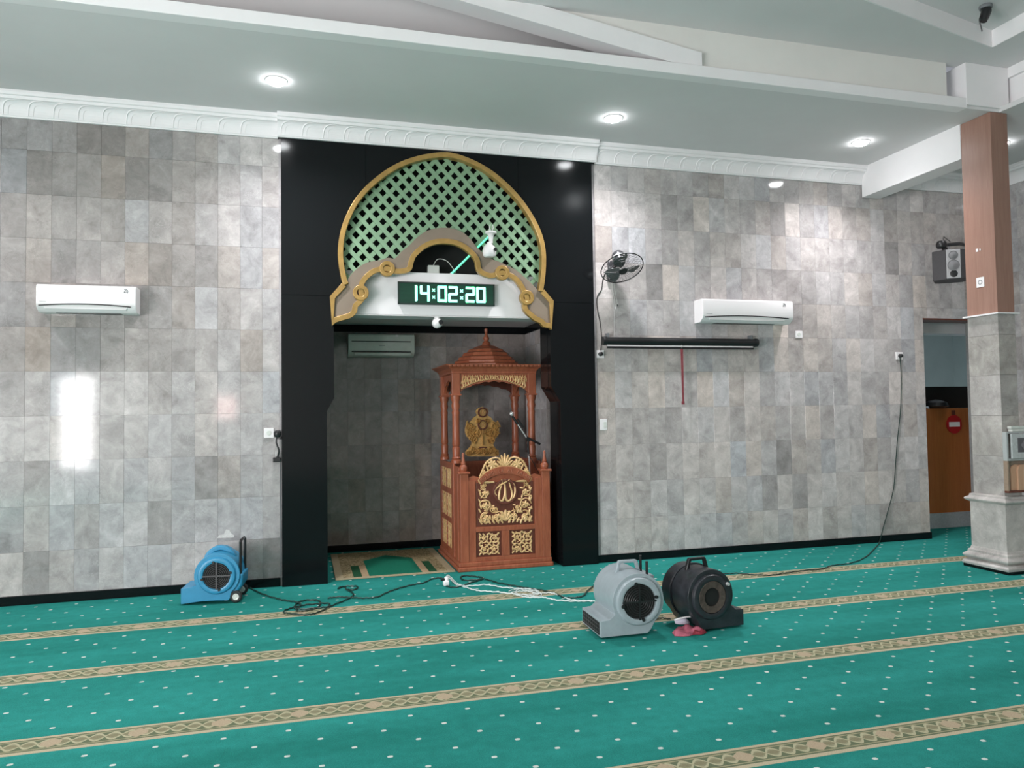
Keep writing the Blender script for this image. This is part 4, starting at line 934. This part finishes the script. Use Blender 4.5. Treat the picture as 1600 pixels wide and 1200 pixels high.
# ------------------------------------------------------------------ wall fan
def fan():
    c = onY(972, 419, -.30); n = Vector((0.02, -.52, -.85)).normalized()
    t = thing('wall_fan', 'black wall fan tilted downwards beside the black portal', 'fan', (3.37, 0, c.z))
    q0 = c-Vector((3.37, 0, c.z)); R = n.to_track_quat('Z', 'X').to_matrix(); T = lambda p: q0+R@Vector(p)
    def put(m, name, mat, sm=True, parent=t): m.v = [tuple(T(p)) for p in m.v]; return m.build(name, mat, parent, sm)
    M_fan = Mat('smoky_fan_blade', (.10, .105, .105), .35).m; M_mot = Mat('dark_grey_motor', (.05, .05, .055), .3).m
    put(MB().torus((0, 0, 0), .228, .006, 'z', 40), 'guard_rim', M_dark)
    m = MB()
    for r in (.07, .105, .14, .17, .2): m.torus((0, 0, .045*(1-(r/.228)**2)), r, .0012, 'z', 36, 4)
    for k in range(30):
        a = 2*pi*k/30; m.tube([(r*cos(a), r*sin(a), .045*(1-(r/.228)**2)) for r in (.03, .1, .17, .228)], .0011, 4)
        m.tube([(r*cos(a), r*sin(a), -.06*(1-(r/.228)**2)) for r in (.05, .12, .18, .228)], .0011, 4)
    put(m, 'guard_wires', M_dark)
    put(MB().lathe([(.001, .055), (.045, .052), (.05, .045), (.045, .04), (.001, .04)], seg=20), 'badge', M_dark)
    for k in range(3):
        a = 2*pi*k/3+.5; m = MB(); n1 = 6; vs_ = []; fs = []
        for i in range(n1+1):
            r = .03+.165*i/n1; wd = .35+.45*sin(pi*min(1, i/n1*.75+.1)); tw = .025
            for s_ in (-1, 1):
                for zz in (0, .002): vs_.append((r*cos(a+s_*wd*.75), r*sin(a+s_*wd*.75), -.005+s_*tw+zz))
        for i in range(n1): b = i*4; fs += [(b, b+2, b+6, b+4), (b+1, b+5, b+7, b+3), (b, b+4, b+5, b+1), (b+2, b+3, b+7, b+6)]
        put(m.add(vs_, fs), 'blade', M_fan)
    put(MB().lathe([(.001, -.22), (.05, -.215), (.068, -.19), (.070, -.15), (.062, -.13), (.065, -.11), (.05, -.06), (.03, -.04), (.001, -.04)], seg=22), 'motor_housing', M_mot)
    put(MB().lathe([(.071, -.155), (.073, -.15), (.073, -.135), (.068, -.13)], seg=22), 'chrome_band', M_chrome)
    MB().tube([tuple(T((0, 0, -.12))), (q0.x, -.10, q0.z+.05), (q0.x, -.05, q0.z+.03)], .022, 10).build('neck', M_dark, t, True)
    MB().box(q0.x-.05, q0.x+.05, -.055, -.012, q0.z-.09, q0.z+.13).build('wall_mount', M_mot, t, True, bevel=.015)
    for k, (x, z) in enumerate(((962, 481), (965, 477))): # pull cords
        p = onY(x, z, -.04); MB().tube([(q0.x-.02+.025*k, -.045, q0.z-.08), (p.x-3.37, -.04, p.z-c.z)], .002, 5).build('pull_cord', M_plastic2, t, True)
        MB().lathe([(.001, 0), (.006, .004), (.008, .02), (.001, .03)], (p.x-3.37, -.04, p.z-c.z-.015), seg=10).build('cord_knob', M_dark if k else M_plastic, t, True)
    cab = [onY(x, y, -.008) for x, y in ((947, 424), (942, 437), (940, 452), (933, 465), (934, 485), (938, 505), (940, 530), (938, 552))]
    MB().tube([(q0.x-.04, -.03, q0.z-.1)]+cat_rom([tuple(p-Vector((3.37, 0, c.z))) for p in cab], 5), .005, 6).build('power_cable', M_rubber, t, True)
fan()
p0, p1 = onY(960, 484, -.006), onY(961, 571, -.006)
tag(MB().tube([p0-p1, (0, 0, 0)], .0022, 5).build('pull_string', M_plastic, None, loc=p1), 'thin white string hanging across the left end of the projector screen', 'string')
# ------------------------------------------------------------------ projector screen roll and red strap
a, b = onY(944, 533, -.07), onY(1181, 541, -.07); zc = (a.z+b.z)/2+.022
t = thing('projector_screen', 'long black rolled-up projector screen mounted on the right wall', 'projector screen', ((a.x+b.x)/2, 0, zc)); W2 = (b.x-a.x)/2
MB().lathe([(.001, -W2), (.042, -W2), (.042, W2), (.001, W2)], (0, -.07, 0), 'x', 20).build('casing', M_dark, t, True)
for sx in (-1, 1):
    MB().lathe([(.001, -.022), (.046, -.022), (.050, 0), (.046, .022), (.001, .022)], (sx*(W2-.005), -.07, 0), 'x', 18).build('end_cap', M_dark, t, True); MB().box(sx*(W2-.05)-.012, sx*(W2-.05)+.012, -.07, -.001, .03, .085).build('hanger', M_mark, t)
MB().box(-W2+.03, W2-.05, -.088, -.070, -.060, -.045).build('screen_cloth', M_plastic, t); MB().box(-W2+.03, W2-.045, -.094, -.066, -.082, -.060).build('bottom_bar', M_dark, t)
p0 = onY(1065, 543, -.09); p1 = onY(1067, 632, -.09)
t = thing('pull_strap', 'dark red fabric strap hanging from the projector screen', 'strap', p1)
M_strap = speck('dark_red_strap', (.20, .035, .045), .8, .2, 60)
q = p0-p1; m = MB().prism([(q.x-.014, q.z), (q.x+.016, q.z), (.016, .03), (.018, 0), (-.012, 0), (-.006, .04)], -.003, .0); m.build('strap_band', M_strap, t)
MB().box(-.016, .020, -.006, .003, .0, .035).build('strap_end', M_strap, t, bevel=.003); MB().torus((q.x, -.0, q.z+.012), .014, .003, 'x', 14, 6).build('strap_ring', M_plastic2, t, True)
# ------------------------------------------------------------------ wall plates
def plate(label, x0, y0, x1, y1, kind):
    a, b = onY(x0, y0, -.01), onY(x1, y1, -.01)
    t = thing('wall_socket' if kind != 'switch' else 'light_switch', label, 'socket' if kind != 'switch' else 'switch', ((a.x+b.x)/2, 0, (a.z+b.z)/2), 0, 'white wall plates'); w_, h = (b.x-a.x)/2, (a.z-b.z)/2
    MB().box(-w_, w_, -.012, 0, -h, h).build('cover_plate', M_plastic, t, bevel=.003)
    if kind == 'switch': MB().box(-.0, w_*.8, -.017, -.012, -h*.5, h*.5).build('rocker', M_plastic2, t, bevel=.002)
    elif kind == 'plug':
        MB().lathe([(.001, .012), (.024, .012), (.022, .045), (.012, .055), (.001, .056)], (0, 0, 0), 'y', 16).build('plug', M_dark, t, True)
    else: MB().lathe([(.001, .014), (.021, .0145), (.024, .012)], (0, 0, 0), 'y', 18).build('socket_face', M_plastic2, t, True)
plate('white wall plate left of the black portal, above the black clip', 412.5, 669, 428, 684, 'blank')
plate('white socket with black plug below the wall fan', 931.5, 547, 944, 559.5, 'plug')
plate('white upright light switch low beside the black portal', 937, 655, 949, 672, 'switch')
plate('white blank plate just below the right air conditioner', 1243, 517, 1254, 528, 'blank')
plate('white socket with a hanging cable left of the doorway', 1400, 550, 1411, 562, 'plug')
# black clip / lamp holder on the tiles at the portal edge
a = onY(434, 720, 0)
t = thing('clip_holder', 'black gooseneck clip holder hanging beside the left edge of the black portal', 'holder', (a.x, -.012, a.z))
MB().box(-.045, .03, -.05, 0, -.01, .035).build('clamp', M_dark, t, bevel=.006)
MB().tube(cat_rom([(.0, -.03, .035), (.012, -.05, .10), (-.012, -.05, .18), (-.004, -.05, .23)], 5), [.016]+[.008]*13+[.012]*2, 8).build('neck', M_dark, t, True)
MB().lathe([(.001, -.04), (.026, -.032), (.036, -.01), (.036, .012), (.022, .032), (.001, .036)], (0, -.055, .262), 'z', 16).build('head', M_dark, t, True); MB().lathe([(.001, -.016), (.016, -.012), (.016, .012), (.001, .016)], (.026, -.05, .222), 'z', 12).build('knob', M_dark, t, True)
MB().box(-.018, -.010, -.055, -.05, .05, .10).build('steel_pin', M_chrome, t)
tag(MB().tube([(a.x+.022, -.016, a.z-.01), (a.x+.024, -.016, .6), (a.x+.026, -.016, .10)], .006, 6).build('conduit_cable', M_mark, None, True), 'grey cable running down the left edge of the black portal', 'cable')
# ------------------------------------------------------------------ carpet blowers
def blower(label, loc, rz, mat, depth, side=-1, style='blue', sc=1.0):
    t = thing('carpet_blower', label, 'blower', loc, rz, 'carpet drying blowers'); t.scale = (sc, sc, sc)
    c = (.03, .262); R = .205; d = depth/2; F = side   # side -1: outlet to the left
    fx = lambda P: [(p[0]*(-F), p[1]) for p in P]
    arc = [(c[0]+R*cos(a), c[1]+R*sin(a)) for a in [RD(205)-k*RD(255)/24 for k in range(25)]]
    tail = [(-.29, .155), (-.20, .165), (-.165, .178)]
    body = tail+arc+[(.15, .05), (.13, .025), (.02, .03), (-.10, .03), (-.29, .012)]
    if style != 'blue': body = [(-.27, .135), (-.20, .14), (-.165, .17)]+arc+[(.13, .05), (.10, .02), (-.27, .015)]
    bo = MB().prism(fx(body), -d, d).build('housing', mat, t, True, bevel=.045 if style != 'blue' else .022, seg=5)
    # intake on the front side
    cf = (c[0]*(-F), 0, c[1]); yf = -d
    ri = .125 if style == 'grey' else .118
    MB().lathe([(ri+.055, -.03), (ri+.055, .01), (ri+.045, .028), (ri+.022, .034), (ri+.006, .028), (ri+.002, .0)], (cf[0], yf+.005, cf[2]), 'y', 36, True).build('intake_collar', mat, t, True)
    MB().lathe([(.001, .012), (ri+.004, .012), (ri+.004, .0), (.001, .0)], (cf[0], yf+.005, cf[2]), 'y', 32).build('intake_shade_disc', M_void, t, True)  # closed disc; its black colour stands for the shade inside the intake
    gm = MB(); y = yf-.026
    if style != 'black':
        for k in range(1, 8): gm.torus((cf[0], y, cf[2]), ri*k/7.3, .0022, 'y', 28, 5)
        gm.box(cf[0]-.006, cf[0]+.006, y-.002, y+.002, cf[2]-ri*1.08, cf[2]+ri*1.08).box(cf[0]-ri*1.08, cf[0]+ri*1.08, y-.002, y+.002, cf[2]-.006, cf[2]+.006)
        gm.build('grille', M_dark if style == 'grey' else M_grillegrey, t, True)
        for a in (0.2, 1.77, 3.34, 4.91): MB().lathe([(.001, .04), (.012, .04), (.014, .03), (.014, .02)], (cf[0]+(ri+.012)*cos(a), yf+.005, cf[2]+(ri+.012)*sin(a)), 'y', 10).build('grille_clip', M_dark, t, True)
    else:
        for k, rr in enumerate((.115, .103, .092)): gm.torus((cf[0], yf-.02+.004*k, cf[2]), rr, .0055, 'y', 32, 6)
        gm.build('dusty_rings', M_dusty, t, True)
        MB().lathe([(.118, .020), (.118, .012), (.07, .006), (.07, .014)], (cf[0], yf-.005, cf[2]), 'y', 30, True).build('inlet_cone', M_dusty, t, True)
        MB().torus((cf[0], d*.30, cf[2]), R+.004, .008, 'y', 40, 6).build('flange', mat, t, True)
        MB().lathe([(.001, .052), (.012, .052), (.014, .03)], (cf[0]+.13, yf, cf[2]+.09), 'y', 10).build('bolt', M_chrome, t, True)
    # outlet mouth
    xo = .292 if style == 'blue' else .272
    zt = .14 if style == 'blue' else .12
    MB().box(F*xo-.004, F*xo+.004, -d+.03, d-.03, .03, zt).build('outlet_mouth', M_void, t)
    if style != 'blue':
        gm = MB()
        for k in range(9): yk = -d+.04+(2*d-.08)*k/8; gm.box(F*(xo+.003)-.003, F*(xo+.003)+.003, yk-.002, yk+.002, .03, zt)
        for k in range(3): z = .045+k*.028; gm.box(F*(xo+.003)-.003, F*(xo+.003)+.003, -d+.03, d-.03, z, z+.003)
        gm.build('outlet_grille', M_grillegrey, t)
    # handle
    if style == 'blue':
        hp = MB().strip([(cf[0]+.155*cos(a)*1.0, cf[2]+.10+.155*sin(a)) for a in [RD(15)+k*RD(150)/16 for k in range(17)]], [(cf[0]+.10*cos(a), cf[2]+.112+.098*sin(a)) for a in [RD(15)+k*RD(150)/16 for k in range(17)]], -.035, .05)
        hp.build('carry_handle', mat, t, True, bevel=.012, seg=3)
        MB().tube([(-F*.235, .10, .26), (-F*.235, .10, .56), (-F*.235, .06, .575), (-F*.235, -.10, .575), (-F*.235, -.13, .56), (-F*.235, -.13, .26)], .013, 8).build('pull_bar', M_dark, t, True)
        MB().prism(fx([(.15, .24), (.26, .27), (.255, .16), (.19, .06), (.12, .04)]), -d+.02, d-.02).build('rear_shell', mat, t, True, bevel=.02, seg=3)
        for yy in (-d+.015, d-.015):
            wv = MB().lathe([(.001, -.022), (.046, -.022), (.055, -.014), (.055, .014), (.046, .022), (.001, .022)], (-F*.20, yy, .056), 'y', 26).build('wheel', M_rubber, t, True)
            MB().lathe([(.001, .027), (.012, .026), (.014, .023), (.026, .026), (.03, .0225)], (-F*.20, yy, .056), 'y', 20).build('hub_cap', M_plastic2, wv, True)
    else:
        hz = c[1]+R-.012; hh = .075; x = cf[0]-.0
        pts = [(x-.105, -.0, hz-.02), (x-.08, 0, hz+hh-.01), (x-.07, 0, hz+hh), (x+.07, 0, hz+hh), (x+.08, 0, hz+hh-.01), (x+.105, 0, hz-.02)]
        m = MB().strip([(p[0], p[2]) for p in pts], [(p[0]*1+(x-p[0])*.24, p[2]-.022) for p in pts], -.05+.03, .01); m.build('carry_handle', mat if style == 'grey' else M_dark, t, True, bevel=.006)
        if style == 'grey':
            for yy, h in ((.10, .11), (-.02, .085)): MB().tube([(x+.155, yy, c[1]+R*.55), (x+.155, yy, c[1]+R+h-.04)], .011, 8).build('cord_hook', M_dark, t, True)
            MB().box(x+.13, x+.20, -.06, .15, c[1]+.10, c[1]+.15).build('switch_box', mat, t, bevel=.01)
            for yy in (-.10, .13): MB().lathe([(.001, -.02), (.04, -.02), (.045, 0), (.04, .02), (.001, .02)], (x+.10, yy, .045), 'y', 20).build('foot_wheel', M_rubber, t, True)
    MB().lathe([(.001, 0), (.10, 0), (.10, .05), (.085, .08), (.001, .085)], (cf[0], d-.01, cf[2]), 'y', 24)
    mb = MB().lathe([(.001, .0), (.10, .0), (.10, -.04), (.085, -.06), (.001, -.065)], (cf[0], d-.01, cf[2]), 'y', 24); mb.build('motor_cap', M_dark, t, True)
    return t
M_grillegrey = Mat('grey_grille', (.075, .07, .075), .4).m
M_dusty = speck('dusty_brown_black_plastic', (.060, .045, .036), .7, .5, 30)
M_blue = speck('blue_moulded_plastic', (.028, .245, .43), .38, .06, 18)
M_greyp = speck('blue_grey_moulded_plastic', (.285, .335, .36), .36, .06, 16)
M_blackp = speck('worn_black_plastic', (.022, .024, .029), .33, .4, 14)
bl = onZ(283, 946); br = onZ(372, 942)
blower('bright blue carpet blower against the wall left of the black portal', (-.745, -.36, 0), RD(-6), M_blue, .34, -1, 'blue', .93)
blower('light grey carpet blower on the carpet, left of the black one', (2.31, -2.34, 0), RD(-2), M_greyp, .42, -1, 'grey', .97)
blower('worn black carpet blower with open dusty intake, right of the grey one', (2.90, -2.42, 0), RD(6), M_blackp, .36, 1, 'black', .97)
# pink rag with cable under the black blower
p = onZ(1066, 985)
t = thing('pink_rag', 'crumpled pink and white cloth tucked under the black blower', 'cloth', (p.x+.02, p.y-.06, 0))
M_pink = speck('pink_cloth', (.40, .10, .145), .85, .25, 30)
def cloth_blob(n, m_, sx, sy, h, seed):
    rn = random.Random(seed); b = MB(); vs_ = []
    ph = [rn.uniform(0, 6) for _ in range(6)]
    for j in range(m_+1):
        for i in range(n+1):
            u, v = i/n*2-1, j/m_*2-1; r = 1+.18*sin(5*u+ph[0])*sin(3*v+ph[1])
            e_ = max(0, 1-(u*u)**2)*max(0, 1-(v*v)**2)
            vs_.append((u*sx*r+.25*v*sx, v*sy*(1+.2*sin(4*u+ph[2])), .003+h*e_**.5*(.6+.22*sin(5*u+3*v+ph[3])+.16*sin(4*v-5*u+ph[4])+.06*sin(11*u+ph[5]))))
    w_ = n+1; b.add(vs_, [(j*w_+i, j*w_+i+1, (j+1)*w_+i+1, (j+1)*w_+i) for j in range(m_) for i in range(n)])
    return b
cloth_blob(22, 14, .125, .075, .050, 4).build('crumpled_cloth', M_pink, t, True)
cloth_blob(14, 10, .055, .035, .032, 9).build('dark_fold', speck('dark_red_fold', (.22, .02, .035), .85), t, True, loc=(.05, -.055, .004))
MB().tube(cat_rom([(-.08, .06, .07), (-.02, .04, .075), (.03, .06, .05)], 4), [.014, .02, .024, .026, .026, .024, .02, .018, .014], 8).build('white_lining', speck('lilac_cloth', (.45, .42, .50), .85), t, True)
MB().tube(cat_rom([(-.10, .03, .09), (-.03, .02, .105), (.06, .04, .10)], 5), .006, 6).build('white_wire', M_plastic, t, True)
# ------------------------------------------------------------------ cables on the carpet
def cable(label, px, r, mat, z=None, k=7):
    P = [onZ(x, y, r) for x, y in px]; o = P[0].copy(); o.z = 0
    pts = cat_rom([tuple(p-o) for p in P], k)
    pts = [(p[0], p[1], p[2]+.0015*((i*7) % 5)) for i, p in enumerate(pts)]
    ob = MB().tube(pts, r, 6).build('power_cable', mat, None, True, loc=o); tag(ob, label, 'cable', 'power cables on the carpet'); return ob
M_cg = Mat('dark_green_cable', (.012, .035, .028), .4).m; M_cw = Mat('white_cable', (.62, .68, .66), .4).m
cable('dark cable running from the blue blower into a loose coil on the carpet', [(385, 915), (400, 924), (420, 932), (443, 938), (462, 941), (470, 946), (463, 953), (470, 955), (490, 952), (500, 946), (498, 939), (480, 938), (466, 942), (460, 950), (470, 952), (500, 950), (513, 948), (515, 944), (505, 943), (475, 946), (450, 952), (443, 957), (452, 959), (480, 961), (500, 956), (520, 946), (540, 938), (552, 931), (550, 926), (542, 922), (538, 917), (528, 920), (535, 917), (555, 916), (559, 919), (552, 922), (540, 921)], .0065, M_cg)
cable('dark cable from the coil to the white plug in front of the pulpit', [(512, 935), (530, 933), (548, 934), (570, 935), (590, 933), (605, 926), (625, 919), (645, 914), (662, 911), (675, 905), (690, 903)], .0065, M_cg)
cable('dark looping cable between the white plug and the grey blower', [(697, 916), (708, 918), (722, 916), (735, 911), (752, 906), (754, 903), (742, 901), (725, 900), (720, 903), (726, 907), (745, 906), (757, 905), (775, 910), (800, 915), (830, 920), (858, 925), (875, 931), (882, 934), (900, 934), (912, 931), (916, 926), (926, 917), (935, 914)], .0065, M_cg)
cable('white cable sweeping from the plug to the grey blower, upper strand', [(699, 899), (705, 903), (714, 912), (730, 916), (760, 914), (785, 918), (810, 920), (825, 924), (840, 928), (850, 927), (862, 927), (875, 931), (890, 937), (910, 939), (930, 940)], .006, M_cw)
cable('white cable sweeping from the plug to the grey blower, lower strand', [(698, 900), (704, 905), (712, 913), (728, 918), (745, 923), (770, 925), (800, 928), (815, 932), (830, 934), (850, 934), (870, 938), (900, 940), (925, 939)], .006, M_cw)
cable('white cable bundled in tight loops on the carpet stripe', [(795, 924), (815, 920), (832, 923), (840, 926), (830, 929), (808, 929), (800, 926), (818, 924), (838, 924), (842, 929), (826, 931), (806, 927), (812, 921), (834, 921), (846, 929), (838, 933), (822, 930)], .005, M_cw)
cable('thin dark cable between the grey blower and the black blower', [(1008, 980), (1018, 975), (1024, 968), (1034, 966), (1048, 968)], .005, M_cg)
cable('thin pale cable hooked behind the grey blower', [(1020, 930), (1028, 932), (1030, 937), (1022, 941)], .004, M_cw)
cable('long dark cable from the black blower to the wall by the doorway', [(1130, 897), (1150, 896), (1175, 898), (1205, 899), (1225, 896), (1255, 892), (1285, 889), (1300, 884), (1330, 880), (1352, 871), (1366, 858), (1374, 849)], .006, M_cg)
wp = [onY(x, y, -.022) for x, y in ((1406, 557), (1408, 590), (1407, 640), (1402, 690), (1399, 730), (1396, 765), (1387, 800), (1380, 825), (1375, 844), (1372, 851))]
tag(MB().tube(cat_rom([tuple(p-wp[-1]) for p in wp], 5), .0055, 6).build('power_cable', M_cg, None, True, loc=wp[-1]), 'dark cable hanging down the right wall from the socket by the doorway', 'cable')
# white plug adapter on the carpet
p = onZ(697, 915)
t = thing('plug_adapter', 'white plug adapter lying on the carpet in front of the pulpit', 'adapter', (p.x, p.y+.0, 0))
MB().box(-.028, .028, -.03, .03, 0, .05).build('body', M_plastic, t, True, bevel=.012, seg=3); MB().lathe([(.001, .05), (.022, .05), (.02, .075), (.012, .085), (.001, .085)], (.004, 0, 0), seg=12).build('plug_top', M_plastic, t, True)
MB().lathe([(.001, -.02), (.014, -.02), (.014, .02), (.001, .02)], (-.03, 0, .06), 'x', 10).build('dark_plug', M_dark, t, True)
# white crumpled paper/plaster patch on the tiles above the blue blower
c = onY(353, 836, -.012)
tag(MB().prism([(-.08, -.025), (-.06, .0), (-.02, .005), (.0, .05), (.03, .045), (.05, .01), (.075, -.01), (.07, -.03)], -.004, .0).build('plaster_patch', speck('pale_plaster', (.58, .58, .57), .6), None, loc=(c.x, -.001, c.z)), 'pale plaster smear on the tiles above the blue blower', 'patch')
# ------------------------------------------------------------------ black spotlight camera hanging under the raised ceiling
c = onZ(1540, 10, 5.15)
t = thing('ceiling_projector_lamp', 'black spot camera with dangling wire on the raised ceiling by the pillar', 'camera', (c.x, c.y, 5.158))
MB().lathe([(.001, 0), (.05, 0), (.055, -.012), (.05, -.03), (.001, -.03)], seg=18).build('mount', M_mark, t, True)
MB().tube([(0, 0, -.02), (-.005, -.01, -.06), (-.015, .0, -.10), (-.03, 0, -.145)], [.04, .042, .04, .028], 14).build('housing', M_dark, t, True)
MB().tube(cat_rom([(-.02, 0, -.11), (-.06, -.005, -.10), (-.075, 0, -.14), (-.06, 0, -.20), (-.05, 0, -.24)], 5), .005, 6).build('wire', M_dark, t, True)
